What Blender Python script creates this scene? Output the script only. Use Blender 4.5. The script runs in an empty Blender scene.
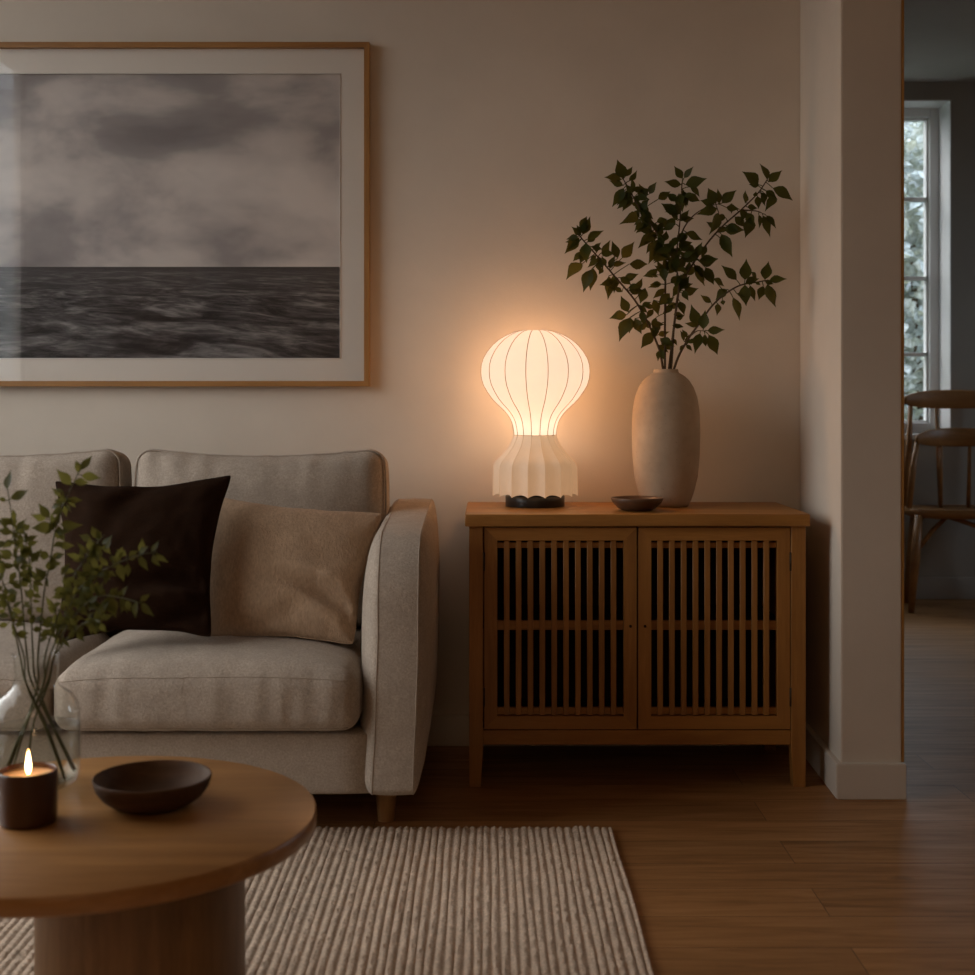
import bpy, bmesh, math, random
import numpy as np
from mathutils import Vector, Matrix, noise

random.seed(7)
rng = np.random.default_rng(7)
scene = bpy.context.scene
COL = scene.collection
PI = math.pi

# ------------------------------------------------------------------ camera
F = 1354.17           # focal length in pixels (50 mm on 36 mm at 975 px)
CAMH = 1.05
HORIZON = 400.0
FLOOR = 0.0
CEIL = 2.73


def P(px, py, Y):
    """photo pixel at a given distance -> point in the room"""
    return Vector(((px - 487.5) * Y / F, Y, CAMH - (py - HORIZON) * Y / F))


cam_d = bpy.data.cameras.new('camera')
cam = bpy.data.objects.new('camera', cam_d)
COL.objects.link(cam)
cam.location = (0, 0, CAMH)
cam.rotation_euler = (PI / 2, 0, 0)
cam_d.sensor_width = 36
cam_d.lens = 50
cam_d.shift_y = -(487.5 - HORIZON) / 975.0
cam_d.clip_start = 0.02
cam_d.dof.use_dof = True
cam_d.dof.focus_distance = 3.75
cam_d.dof.aperture_fstop = 4.5
scene.camera = cam

# ------------------------------------------------------------------ materials


def new_mat(name):
    m = bpy.data.materials.new(name)
    m.use_nodes = True
    nt = m.node_tree
    for n in list(nt.nodes):
        nt.nodes.remove(n)
    out = nt.nodes.new('ShaderNodeOutputMaterial')
    return m, nt, out


def N(nt, kind, **kw):
    n = nt.nodes.new(kind)
    for k, v in kw.items():
        setattr(n, k, v)
    return n


def setin(n, **kw):
    for k, v in kw.items():
        n.inputs[k.replace('_', ' ')].default_value = v


def c4(c):
    return (c[0], c[1], c[2], 1.0)


def coords(nt, scale=(1, 1, 1), rot=(0, 0, 0), loc=(0, 0, 0)):
    tc = N(nt, 'ShaderNodeTexCoord')
    mp = N(nt, 'ShaderNodeMapping')
    mp.inputs['Scale'].default_value = scale
    mp.inputs['Rotation'].default_value = rot
    mp.inputs['Location'].default_value = loc
    nt.links.new(tc.outputs['Object'], mp.inputs['Vector'])
    return mp.outputs['Vector']


def ramp(nt, fac, stops):
    r = N(nt, 'ShaderNodeValToRGB')
    cr = r.color_ramp
    while len(cr.elements) < len(stops):
        cr.elements.new(0.5)
    for e, (p, c) in zip(cr.elements, stops):
        e.position = p
        e.color = c4(c) if len(c) == 3 else c
    nt.links.new(fac, r.inputs['Fac'])
    return r.outputs['Color']


def noise_tex(nt, vec, scale, detail=4, rough=0.55, dist=0.0):
    n = N(nt, 'ShaderNodeTexNoise')
    n.inputs['Scale'].default_value = scale
    n.inputs['Detail'].default_value = detail
    n.inputs['Roughness'].default_value = rough
    n.inputs['Distortion'].default_value = dist
    nt.links.new(vec, n.inputs['Vector'])
    return n.outputs['Fac']


def mixc(nt, a, b, fac, mode='MIX'):
    m = N(nt, 'ShaderNodeMix', data_type='RGBA', blend_type=mode)
    for sock, v in ((m.inputs[6], a), (m.inputs[7], b)):
        if isinstance(v, (tuple, list)):
            sock.default_value = c4(v)
        else:
            nt.links.new(v, sock)
    if isinstance(fac, (int, float)):
        m.inputs[0].default_value = fac
    else:
        nt.links.new(fac, m.inputs[0])
    return m.outputs[2]


def principled(nt, out, color, rough=0.6, spec=0.5, height=None, dist=0.001, strength=0.6, **kw):
    b = N(nt, 'ShaderNodeBsdfPrincipled')
    if isinstance(color, (tuple, list)):
        b.inputs['Base Color'].default_value = c4(color)
    else:
        nt.links.new(color, b.inputs['Base Color'])
    if isinstance(rough, (int, float)):
        b.inputs['Roughness'].default_value = rough
    else:
        nt.links.new(rough, b.inputs['Roughness'])
    b.inputs['Specular IOR Level'].default_value = spec
    for k, v in kw.items():
        b.inputs[k].default_value = v
    if height is not None:
        bp = N(nt, 'ShaderNodeBump')
        bp.inputs['Distance'].default_value = dist
        bp.inputs['Strength'].default_value = strength
        nt.links.new(height, bp.inputs['Height'])
        nt.links.new(bp.outputs['Normal'], b.inputs['Normal'])
    nt.links.new(b.outputs['BSDF'], out.inputs['Surface'])
    return b


def plain(name, color, rough=0.6, spec=0.5, **kw):
    m, nt, out = new_mat(name)
    principled(nt, out, color, rough, spec, **kw)
    return m


def wood(name, dark, light, axis='x', scale=1.0, rough=0.45, spec=0.4, knots=True):
    """grain that runs along one axis of the part"""
    m, nt, out = new_mat(name)
    s = {'x': (1.2, 14, 14), 'y': (14, 1.2, 14), 'z': (14, 14, 1.2)}[axis]
    v = coords(nt, tuple(k * scale for k in s))
    g = noise_tex(nt, v, 2.2, 6, 0.6, 0.6)
    v2 = coords(nt, tuple(k * scale * 5 for k in s))
    fine = noise_tex(nt, v2, 3.0, 3, 0.6)
    v3 = coords(nt, tuple(k * scale * .35 for k in s))
    broad = noise_tex(nt, v3, 2.0, 2, 0.5)
    a = ramp(nt, g, [(0.3, dark), (0.7, light)])
    b = mixc(nt, a, tuple(x * .8 for x in dark), ramp(nt, fine, [(0.45, (0, 0, 0)), (0.8, (.55, .55, .55))]))
    col = mixc(nt, b, tuple(min(1, x * 1.12) for x in light), ramp(nt, broad, [(0.4, (0, 0, 0)), (0.75, (.5, .5, .5))]))
    principled(nt, out, col, rough, spec, height=fine, dist=0.0006, strength=0.35)
    return m


def fabric(name, base, var=0.12, bump=0.0008, scale=420, fold=0.0, rough=0.95, stretch=(1, 1, 1), sheen=0.06):
    m, nt, out = new_mat(name)
    v = coords(nt, stretch)
    f1 = noise_tex(nt, v, scale, 3, 0.7)
    f2 = noise_tex(nt, v, scale * .12, 4, 0.6)
    h = N(nt, 'ShaderNodeMath', operation='ADD')
    nt.links.new(f1, h.inputs[0])
    mul = N(nt, 'ShaderNodeMath', operation='MULTIPLY')
    mul.inputs[1].default_value = 0.8
    nt.links.new(f2, mul.inputs[0])
    nt.links.new(mul.outputs[0], h.inputs[1])
    lo = tuple(x * (1 - var) for x in base)
    hi = tuple(min(1, x * (1 + var)) for x in base)
    col = ramp(nt, f1, [(0.3, lo), (0.7, hi)])
    col = mixc(nt, col, tuple(x * (1 - var * 1.2) for x in base), ramp(nt, f2, [(0.4, (0, 0, 0)), (0.8, (.6, .6, .6))]))
    b = principled(nt, out, col, rough, 0.06, height=h.outputs[0], dist=bump, strength=0.8)
    b.inputs['Sheen Weight'].default_value = sheen
    b.inputs['Sheen Roughness'].default_value = 0.6
    return m


def leaf_mat(name, a, b, trans=0.25):
    m, nt, out = new_mat(name)
    v = coords(nt)
    f = noise_tex(nt, v, 28, 3)
    col = ramp(nt, f, [(0.35, a), (0.7, b)])
    p = N(nt, 'ShaderNodeBsdfPrincipled')
    nt.links.new(col, p.inputs['Base Color'])
    p.inputs['Roughness'].default_value = 0.5
    p.inputs['Specular IOR Level'].default_value = 0.12
    t = N(nt, 'ShaderNodeBsdfTranslucent')
    nt.links.new(mixc(nt, col, (1.0, .85, .2), .35, 'MIX'), t.inputs['Color'])
    t2 = N(nt, 'ShaderNodeMixShader')
    t2.inputs[0].default_value = trans
    nt.links.new(p.outputs[0], t2.inputs[1])
    nt.links.new(t.outputs[0], t2.inputs[2])
    nt.links.new(t2.outputs[0], out.inputs['Surface'])
    return m


def pane_mat(name, tint=(1, 1, 1), gloss=0.0, ior=1.45):
    """thin flat glass: mostly clear, a fresnel share of mirror"""
    m, nt, out = new_mat(name)
    tr = N(nt, 'ShaderNodeBsdfTransparent')
    tr.inputs['Color'].default_value = c4(tint)
    gl = N(nt, 'ShaderNodeBsdfGlossy')
    gl.inputs['Roughness'].default_value = gloss
    fr = N(nt, 'ShaderNodeFresnel')
    # same mirror share on both faces of the sheet
    geo = N(nt, 'ShaderNodeNewGeometry')
    im = N(nt, 'ShaderNodeMapRange')
    im.inputs['To Min'].default_value = ior
    im.inputs['To Max'].default_value = 1.0 / ior
    nt.links.new(geo.outputs['Backfacing'], im.inputs['Value'])
    nt.links.new(im.outputs[0], fr.inputs['IOR'])
    mx = N(nt, 'ShaderNodeMixShader')
    nt.links.new(fr.outputs[0], mx.inputs[0])
    nt.links.new(tr.outputs[0], mx.inputs[1])
    nt.links.new(gl.outputs[0], mx.inputs[2])
    nt.links.new(mx.outputs[0], out.inputs['Surface'])
    return m


def wall_mat(name, base):
    m, nt, out = new_mat(name)
    v = coords(nt)
    big = noise_tex(nt, v, 2.2, 5, 0.6)
    mid = noise_tex(nt, v, 30, 5, 0.65)
    fine = noise_tex(nt, v, 260, 3, 0.6)
    col = ramp(nt, big, [(0.3, tuple(x * .93 for x in base)), (0.7, tuple(min(1, x * 1.05) for x in base))])
    h = mixc(nt, mid, fine, 0.35)
    principled(nt, out, col, 0.9, 0.2, height=h, dist=0.0025, strength=0.35)
    return m


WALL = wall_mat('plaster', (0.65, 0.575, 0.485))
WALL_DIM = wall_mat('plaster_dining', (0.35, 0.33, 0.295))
CEILM = wall_mat('ceiling_paint', (0.50, 0.47, 0.43))
TRIM = plain('painted_trim', (0.63, 0.565, 0.485), 0.5, 0.4)
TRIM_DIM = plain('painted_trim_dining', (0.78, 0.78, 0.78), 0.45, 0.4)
OAK_TRIM = wood('oak_trim', (0.36, 0.18, 0.045), (0.52, 0.28, 0.08), 'z')

# oak floor: planks along X, one every 157 mm
m, nt, out = new_mat('plank_floor')
tc = N(nt, 'ShaderNodeTexCoord')
br = N(nt, 'ShaderNodeTexBrick')
br.offset = 0.37
br.offset_frequency = 2
br.inputs['Scale'].default_value = 1.0
br.inputs['Brick Width'].default_value = 1.55
br.inputs['Row Height'].default_value = 0.157
br.inputs['Mortar Size'].default_value = 0.0010
br.inputs['Mortar Smooth'].default_value = 0.3
br.inputs['Color1'].default_value = (0.2, 0.2, 0.2, 1)
br.inputs['Color2'].default_value = (0.8, 0.8, 0.8, 1)
br.inputs['Mortar'].default_value = (0, 0, 0, 1)
mp = N(nt, 'ShaderNodeMapping')
mp.inputs['Location'].default_value = (0.28, 0.073, 0)
nt.links.new(tc.outputs['Object'], mp.inputs['Vector'])
nt.links.new(mp.outputs['Vector'], br.inputs['Vector'])
# shift the grain from board to board
addv = N(nt, 'ShaderNodeVectorMath', operation='MULTIPLY_ADD')
nt.links.new(br.outputs['Color'], addv.inputs[0])
addv.inputs[1].default_value = (9, 7, 5)
nt.links.new(mp.outputs['Vector'], addv.inputs[2])
mg = N(nt, 'ShaderNodeMapping')
mg.inputs['Scale'].default_value = (1.1, 11, 1)
nt.links.new(addv.outputs[0], mg.inputs['Vector'])
g = noise_tex(nt, mg.outputs['Vector'], 2.4, 7, 0.62, 0.8)
mk = N(nt, 'ShaderNodeMapping')
mk.inputs['Scale'].default_value = (2.2, 8, 1)
nt.links.new(addv.outputs[0], mk.inputs['Vector'])
kn = noise_tex(nt, mk.outputs['Vector'], 1.6, 2, 0.4)
col = ramp(nt, g, [(0.28, (0.21, 0.094, 0.03)), (0.5, (0.34, 0.16, 0.055)), (0.75, (0.46, 0.23, 0.09))])
tone = ramp(nt, br.outputs['Color'], [(0.0, (.78, .78, .78)), (1.0, (1.12, 1.1, 1.08))])
col = mixc(nt, col, tone, 1.0, 'MULTIPLY')
col = mixc(nt, col, (0.04, 0.018, 0.008), ramp(nt, kn, [(0.76, (0, 0, 0)), (0.84, (.7, .7, .7))]))
col = mixc(nt, col, (0.07, 0.032, 0.012), br.outputs['Fac'])
inv = N(nt, 'ShaderNodeMath', operation='SUBTRACT')
inv.inputs[0].default_value = 1.0
nt.links.new(br.outputs['Fac'], inv.inputs[1])
hh = mixc(nt, inv.outputs[0], g, 0.25)
principled(nt, out, col, ramp(nt, g, [(0.3, (.5, .5, .5)), (0.7, (.38, .38, .38))]), 0.4, height=hh, dist=0.0012, strength=0.5)
FLOORM = m

CAB_X = wood('cabinet_wood_long', (0.24, 0.098, 0.018), (0.41, 0.185, 0.042), 'x', 0.9, 0.42)
CAB_Z = wood('cabinet_wood_upright', (0.23, 0.095, 0.02), (0.39, 0.175, 0.042), 'z', 0.9, 0.45)
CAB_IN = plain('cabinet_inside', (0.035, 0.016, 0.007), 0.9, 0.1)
TABLE_T = wood('table_oak_top', (0.27, 0.12, 0.034), (0.43, 0.215, 0.072), 'x', 0.75, 0.36)
TABLE_P = wood('table_oak_pedestal', (0.15, 0.073, 0.026), (0.25, 0.13, 0.05), 'z', 2.2, 0.5)
LEGW = wood('sofa_leg_wood', (0.24, 0.115, 0.04), (0.38, 0.20, 0.075), 'z', 1.4)
CHAIRW = wood('chair_wood', (0.20, 0.09, 0.026), (0.35, 0.165, 0.055), 'x', 1.2, 0.4)
FRAMEW = wood('frame_wood', (0.24, 0.105, 0.026), (0.38, 0.185, 0.055), 'x', 1.0)
BOWLW = wood('dark_bowl_wood', (0.045, 0.023, 0.012), (0.105, 0.054, 0.027), 'x', 1.5, 0.6, 0.15)
DISHW = wood('dark_dish_wood', (0.07, 0.036, 0.02), (0.13, 0.066, 0.034), 'x', 1.5, 0.4)
SOFA = fabric('sofa_linen', (0.405, 0.335, 0.27), 0.22, 0.002, 190)
SEAM = fabric('sofa_seam', (0.36, 0.295, 0.235), 0.1, 0.0004, 500)
BEIGE = fabric('beige_cushion_weave', (0.41, 0.28, 0.18), 0.22, 0.004, 120, stretch=(1.5, 1, 0.55))
BROWN = fabric('brown_cushion_velvet', (0.021, 0.0095, 0.0045), 0.35, 0.001, 300, sheen=0.0)
RUGM = fabric('rug_wool', (0.60, 0.465, 0.35), 0.34, 0.0022, 260)
IRON = plain('dark_metal', (0.012, 0.011, 0.010), 0.35, 0.5)
HINGE = plain('bronze_hinge', (0.06, 0.045, 0.03), 0.4, 0.5, Metallic=0.7)
LEAF_D = leaf_mat('dark_leaf', (0.013, 0.021, 0.003), (0.030, 0.045, 0.007), 0.2)
LEAF_G = leaf_mat('fresh_leaf', (0.015, 0.025, 0.003), (0.042, 0.056, 0.008), 0.25)
BARK = plain('bark', (0.085, 0.055, 0.028), 0.8, 0.2)
GREENSTEM = plain('green_stem', (0.085, 0.085, 0.028), 0.6, 0.3)

# stoneware
m, nt, out = new_mat('stoneware')
v = coords(nt)
f = noise_tex(nt, v, 9, 5, 0.6)
s = noise_tex(nt, v, 130, 2, 0.5)
col = ramp(nt, f, [(0.3, (0.38, 0.275, 0.185)), (0.7, (0.50, 0.375, 0.26))])
col = mixc(nt, col, (0.2, 0.145, 0.1), ramp(nt, s, [(0.70, (0, 0, 0)), (0.76, (.6, .6, .6))]))
f2 = noise_tex(nt, v, 60, 4, 0.65)
principled(nt, out, col, 0.85, 0.2, height=f2, dist=0.003, strength=0.4)
STONE = m

# clear glass and water
GLASS = pane_mat('clear_glass', (0.985, 0.993, 0.988), 0.0, 1.28)
WATER = pane_mat('clear_water', (0.94, 0.95, 0.93), 0.0, 1.22)
PICGLASS = pane_mat('picture_glazing', (1, 1, 1), 0.0, 1.5)
WINGLASS = pane_mat('window_glazing', (0.93, 0.97, 1.0), 0.0, 1.5)

# lamp
LAMP_LIGHT = (1.0, 0.46, 0.17)


def shade_mat(name, glow, trans, clear, cloth):
    """thin spun shade: glows, lets a share of the bulb's light straight through"""
    m, nt, out = new_mat(name)
    v = coords(nt)
    f = noise_tex(nt, v, 22, 4, 0.6)
    e = N(nt, 'ShaderNodeEmission')
    e.inputs['Color'].default_value = c4(glow)
    e.inputs['Strength'].default_value = 1.0
    t = N(nt, 'ShaderNodeBsdfTranslucent')
    t.inputs['Color'].default_value = (trans, trans * .92, trans * .85, 1)
    d = N(nt, 'ShaderNodeBsdfDiffuse')
    nt.links.new(ramp(nt, f, [(0.3, tuple(x * .95 for x in cloth)), (0.7, tuple(x * 1.05 for x in cloth))]), d.inputs['Color'])
    mx = N(nt, 'ShaderNodeMixShader')
    mx.inputs[0].default_value = 0.5
    nt.links.new(d.outputs[0], mx.inputs[1])
    nt.links.new(t.outputs[0], mx.inputs[2])
    ad = N(nt, 'ShaderNodeAddShader')
    nt.links.new(mx.outputs[0], ad.inputs[0])
    nt.links.new(e.outputs[0], ad.inputs[1])
    tr = N(nt, 'ShaderNodeBsdfTransparent')
    m2 = N(nt, 'ShaderNodeMixShader')
    m2.inputs[0].default_value = clear
    nt.links.new(ad.outputs[0], m2.inputs[1])
    nt.links.new(tr.outputs[0], m2.inputs[2])
    nt.links.new(m2.outputs[0], out.inputs['Surface'])
    return m


SHADE_UP = shade_mat('glowing_shade', (.48, .45, .40), 0.05, 0.2, (.33, .30, .26))
SHADE_LOW = shade_mat('dim_shade', (.34, .19, .095), 0.05, 0.0, (.80, .73, .65))
RIBM = plain('shade_wire', (0.30, 0.20, 0.09), 0.6, 0.3)

# candle
JAR = plain('amber_jar', (0.075, 0.032, 0.015), 0.3, 0.4, **{'Subsurface Weight': 0.5, 'Subsurface Radius': (0.012, 0.005, 0.002)})
WAX = plain('candle_wax', (0.78, 0.48, 0.26), 0.45, 0.4, **{'Subsurface Weight': 0.25, 'Subsurface Radius': (0.02, 0.01, 0.004)})
WICK = plain('wick', (0.03, 0.02, 0.015), 0.9, 0.1)
m, nt, out = new_mat('flame')
e = N(nt, 'ShaderNodeEmission')
v = coords(nt)
sx = N(nt, 'ShaderNodeSeparateXYZ')
nt.links.new(v, sx.inputs[0])
mr = N(nt, 'ShaderNodeMapRange')
mr.inputs['From Min'].default_value = 0.0
mr.inputs['From Max'].default_value = 0.042
nt.links.new(sx.outputs['Z'], mr.inputs['Value'])
nt.links.new(ramp(nt, mr.outputs[0], [(0.0, (1, .42, .12)), (0.3, (1, .72, .38)), (0.75, (1, .62, .25)), (1, (1, .4, .1))]), e.inputs['Color'])
e.inputs['Strength'].default_value = 20.0
nt.links.new(e.outputs[0], out.inputs['Surface'])
FLAME = m

# ------------------------------------------------------------------ mesh helpers


def link_mesh(name, verts, faces, mat=None, parent=None, loc=None, smooth=True):
    me = bpy.data.meshes.new(name)
    me.from_pydata([tuple(v) for v in verts], [], faces)
    if smooth:
        me.polygons.foreach_set('use_smooth', [True] * len(me.polygons))
    me.update()
    o = bpy.data.objects.new(name, me)
    COL.objects.link(o)
    if mat:
        me.materials.append(mat)
    if parent:
        o.parent = parent
    if loc is not None:
        o.location = loc
    return o


def link_bm(name, bm, mat=None, parent=None, loc=None, smooth=False, angle=None):
    bmesh.ops.recalc_face_normals(bm, faces=bm.faces)
    me = bpy.data.meshes.new(name)
    bm.to_mesh(me)
    bm.free()
    if smooth:
        me.polygons.foreach_set('use_smooth', [True] * len(me.polygons))
        if angle:
            me.set_sharp_from_angle(angle=math.radians(angle))
    o = bpy.data.objects.new(name, me)
    COL.objects.link(o)
    if mat:
        me.materials.append(mat)
    if parent:
        o.parent = parent
    if loc is not None:
        o.location = loc
    return o


def empty(name, loc=(0, 0, 0), rz=0.0):
    o = bpy.data.objects.new(name, None)
    COL.objects.link(o)
    o.location = loc
    o.rotation_euler = (0, 0, rz)
    o.empty_display_size = 0.1
    return o


def tag(o, label=None, cat=None, group=None, kind=None):
    if label:
        o['label'] = label
    if cat:
        o['category'] = cat
    if group:
        o['group'] = group
    if kind:
        o['kind'] = kind
    return o


def bm_box(bm, x0, x1, y0, y1, z0, z1, bevel=0.0, seg=2):
    r = bmesh.ops.create_cube(bm, size=1.0)
    vs = r['verts']
    for v in vs:
        v.co = Vector((x0 + (v.co.x + .5) * (x1 - x0), y0 + (v.co.y + .5) * (y1 - y0), z0 + (v.co.z + .5) * (z1 - z0)))
    if bevel > 0:
        es = list({e for v in vs for e in v.link_edges})
        bmesh.ops.bevel(bm, geom=es, offset=bevel, segments=seg, affect='EDGES', profile=0.5)
    return bm


def box(name, x0, x1, y0, y1, z0, z1, mat, parent=None, bevel=0.0, seg=2):
    bm = bmesh.new()
    bm_box(bm, x0, x1, y0, y1, z0, z1, bevel, seg)
    return link_bm(name, bm, mat, parent, smooth=bevel > 0, angle=40)


def struct(o):
    o['kind'] = 'structure'
    return o


def lathe(name, prof, mat, parent=None, seg=64, loc=None, radial=None):
    """prof: (radius, z) list; radial(angle, k) scales the radius"""
    vs, fs = [], []
    rings = []
    for k, (r, z) in enumerate(prof):
        if r <= 1e-6:
            rings.append([len(vs)])
            vs.append((0, 0, z))
        else:
            ring = []
            for i in range(seg):
                a = 2 * PI * i / seg
                q = radial(a, k) if radial else 1.0
                ring.append(len(vs))
                vs.append((r * q * math.cos(a), r * q * math.sin(a), z))
            rings.append(ring)
    for A, B in zip(rings, rings[1:]):
        if len(A) == 1 and len(B) == 1:
            continue
        for i in range(seg):
            j = (i + 1) % seg
            if len(A) == 1:
                fs.append((A[0], B[j], B[i]))
            elif len(B) == 1:
                fs.append((A[i], A[j], B[0]))
            else:
                fs.append((A[i], A[j], B[j], B[i]))
    o = link_mesh(name, vs, fs, mat, parent, loc)
    bm = bmesh.new()
    bm.from_mesh(o.data)
    bmesh.ops.recalc_face_normals(bm, faces=bm.faces)
    bm.to_mesh(o.data)
    bm.free()
    return o


def smooth_path(pts, n=6):
    """Catmull-Rom through points"""
    pts = [Vector(p) for p in pts]
    if len(pts) < 3:
        return pts
    out = []
    ext = [pts[0] * 2 - pts[1]] + pts + [pts[-1] * 2 - pts[-2]]
    for i in range(1, len(ext) - 2):
        p0, p1, p2, p3 = ext[i - 1:i + 3]
        for k in range(n):
            t = k / n
            out.append(0.5 * ((2 * p1) + (p2 - p0) * t + (2 * p0 - 5 * p1 + 4 * p2 - p3) * t * t + (3 * p1 - p0 - 3 * p2 + p3) * t ** 3))
    out.append(pts[-1])
    return out


def tube_geo(vs, fs, pts, radii, seg=8, closed=False):
    n = len(pts)
    base = len(vs)
    if isinstance(radii, (int, float)):
        radii = [radii] * n
    up = Vector((0.13, 0.2, 0.97)).normalized()
    prev = None
    for i, p in enumerate(pts):
        a = pts[(i - 1) % n] if (closed or i > 0) else p
        b = pts[(i + 1) % n] if (closed or i < n - 1) else p
        t = (Vector(b) - Vector(a))
        t = t.normalized() if t.length > 1e-9 else Vector((0, 0, 1))
        if prev is None:
            side = t.cross(up)
            if side.length < 1e-3:
                side = t.cross(Vector((1, 0, 0)))
        else:
            side = prev - t * prev.dot(t)
        side.normalize()
        prev = side
        w = t.cross(side)
        for k in range(seg):
            a_ = 2 * PI * k / seg
            vs.append(tuple(Vector(p) + (side * math.cos(a_) + w * math.sin(a_)) * radii[i]))
    m_ = n if closed else n - 1
    for i in range(m_):
        for k in range(seg):
            A = base + i * seg
            B = base + ((i + 1) % n) * seg
            fs.append((A + k, A + (k + 1) % seg, B + (k + 1) % seg, B + k))
    if not closed:
        fs.append(tuple(base + k for k in reversed(range(seg))))
        fs.append(tuple(base + (n - 1) * seg + k for k in range(seg)))


def tube(name, pts, radii, mat, parent=None, seg=8, closed=False):
    vs, fs = [], []
    tube_geo(vs, fs, [Vector(p) for p in pts], radii, seg, closed)
    return link_mesh(name, vs, fs, mat, parent)


def softbox(name, size, r, mat, parent=None, seg=26, deform=None, loc=(0, 0, 0)):
    """rounded box, then a soft deformation f(p, u, v, w) -> p (u,v,w in -1..1)"""
    hx, hy, hz = (s / 2 for s in size)
    bm = bmesh.new()
    bmesh.ops.create_cube(bm, size=2.0)
    bmesh.ops.subdivide_edges(bm, edges=bm.edges, cuts=seg, use_grid_fill=True)
    for v in bm.verts:
        u = Vector(v.co)
        # crowd the grid a little toward the edges so the rounding is fine
        q = Vector([math.copysign(abs(c) ** 0.75, c) for c in u])
        p = Vector((q.x * hx, q.y * hy, q.z * hz))
        c = Vector((max(-hx + r, min(hx - r, p.x)), max(-hy + r, min(hy - r, p.y)), max(-hz + r, min(hz - r, p.z))))
        d = p - c
        if d.length > 1e-9:
            p = c + d.normalized() * r
        if deform:
            p = deform(p, p.x / hx, p.y / hy, p.z / hz)
        v.co = p
    return link_bm(name, bm, mat, parent, loc=loc, smooth=True)


def wr(p, s, seed=0.0):
    return noise.noise(Vector((p[0] * s + seed, p[1] * s + seed * 1.7, p[2] * s - seed)))


# ------------------------------------------------------------------ the room shell
XL, XR, YF, YB = -2.2, 4.6, -2.2, 4.12      # left, right, behind the camera, back wall
YD = 7.15                                   # dining room's far wall
PX0, PX1 = 0.9325, 1.0925                    # the short wall (pier)
PY0 = 3.572

struct(box('floor', XL - .2, XR + .2, YF - .1, YD + .25, -0.08, 0.0, FLOORM))
struct(box('ceiling', XL - .2, XR + .2, YF - .1, YD + .25, CEIL, CEIL + .1, CEILM))
struct(box('wall_back', XL - .1, PX1, YB, YB + .14, 0, CEIL, WALL))
PXB = 0.951


def prism(bm, poly, z0, z1, bevel=0.0):
    a = [bm.verts.new((x, y, z0)) for x, y in poly]
    b = [bm.verts.new((x, y, z1)) for x, y in poly]
    n = len(poly)
    bm.faces.new(list(reversed(a)))
    bm.faces.new(b)
    for i in range(n):
        bm.faces.new((a[i], a[(i + 1) % n], b[(i + 1) % n], b[i]))
    if bevel:
        vs_ = set(a + b)
        bmesh.ops.bevel(bm, geom=[e for e in bm.edges if e.verts[0] in vs_ and e.verts[1] in vs_], offset=bevel, segments=2, affect='EDGES')


bm = bmesh.new()
prism(bm, [(PX0, PY0), (PX1, PY0), (PX1, YB), (PXB, YB)], 0, CEIL, 0.003)
struct(link_bm('wall_pier', bm, WALL, smooth=True, angle=40))
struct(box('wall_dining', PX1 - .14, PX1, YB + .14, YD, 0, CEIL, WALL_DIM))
struct(box('wall_front', XL - .1, XR + .1, YF - .1, YF, 0, CEIL, WALL))


def wall_with_hole(name, axis, a0, a1, h0, h1, hz0, hz1, d0, d1, mat):
    """wall slab with one opening; axis is the wall's long direction"""
    bm = bmesh.new()
    for (p0, p1, z0, z1) in ((a0, h0, 0, CEIL), (h1, a1, 0, CEIL), (h0, h1, 0, hz0), (h0, h1, hz1, CEIL)):
        if axis == 'x':
            bm_box(bm, p0, p1, d0, d1, z0, z1)
        else:
            bm_box(bm, d0, d1, p0, p1, z0, z1)
    return struct(link_bm(name, bm, mat))


# far wall of the dining room with its window
WX0, WX1, WZ0, WZ1 = 1.35, 2.447, 0.872, 2.634
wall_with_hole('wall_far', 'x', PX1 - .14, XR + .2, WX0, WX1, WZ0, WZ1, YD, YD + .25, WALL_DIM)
# left wall with the living room window
LY0, LY1, LZ0, LZ1 = 1.735, 3.85, 0.30, 2.66
wall_with_hole('wall_left', 'y', YF, YB, LY0, LY1, LZ0, LZ1, XL - .055, XL, WALL)


wall_with_hole('wall_right', 'y', YF, YD, 5.2, 6.3, 1.3, 2.62, XR, XR + .2, WALL_DIM)  # opening made for the added side window


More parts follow.
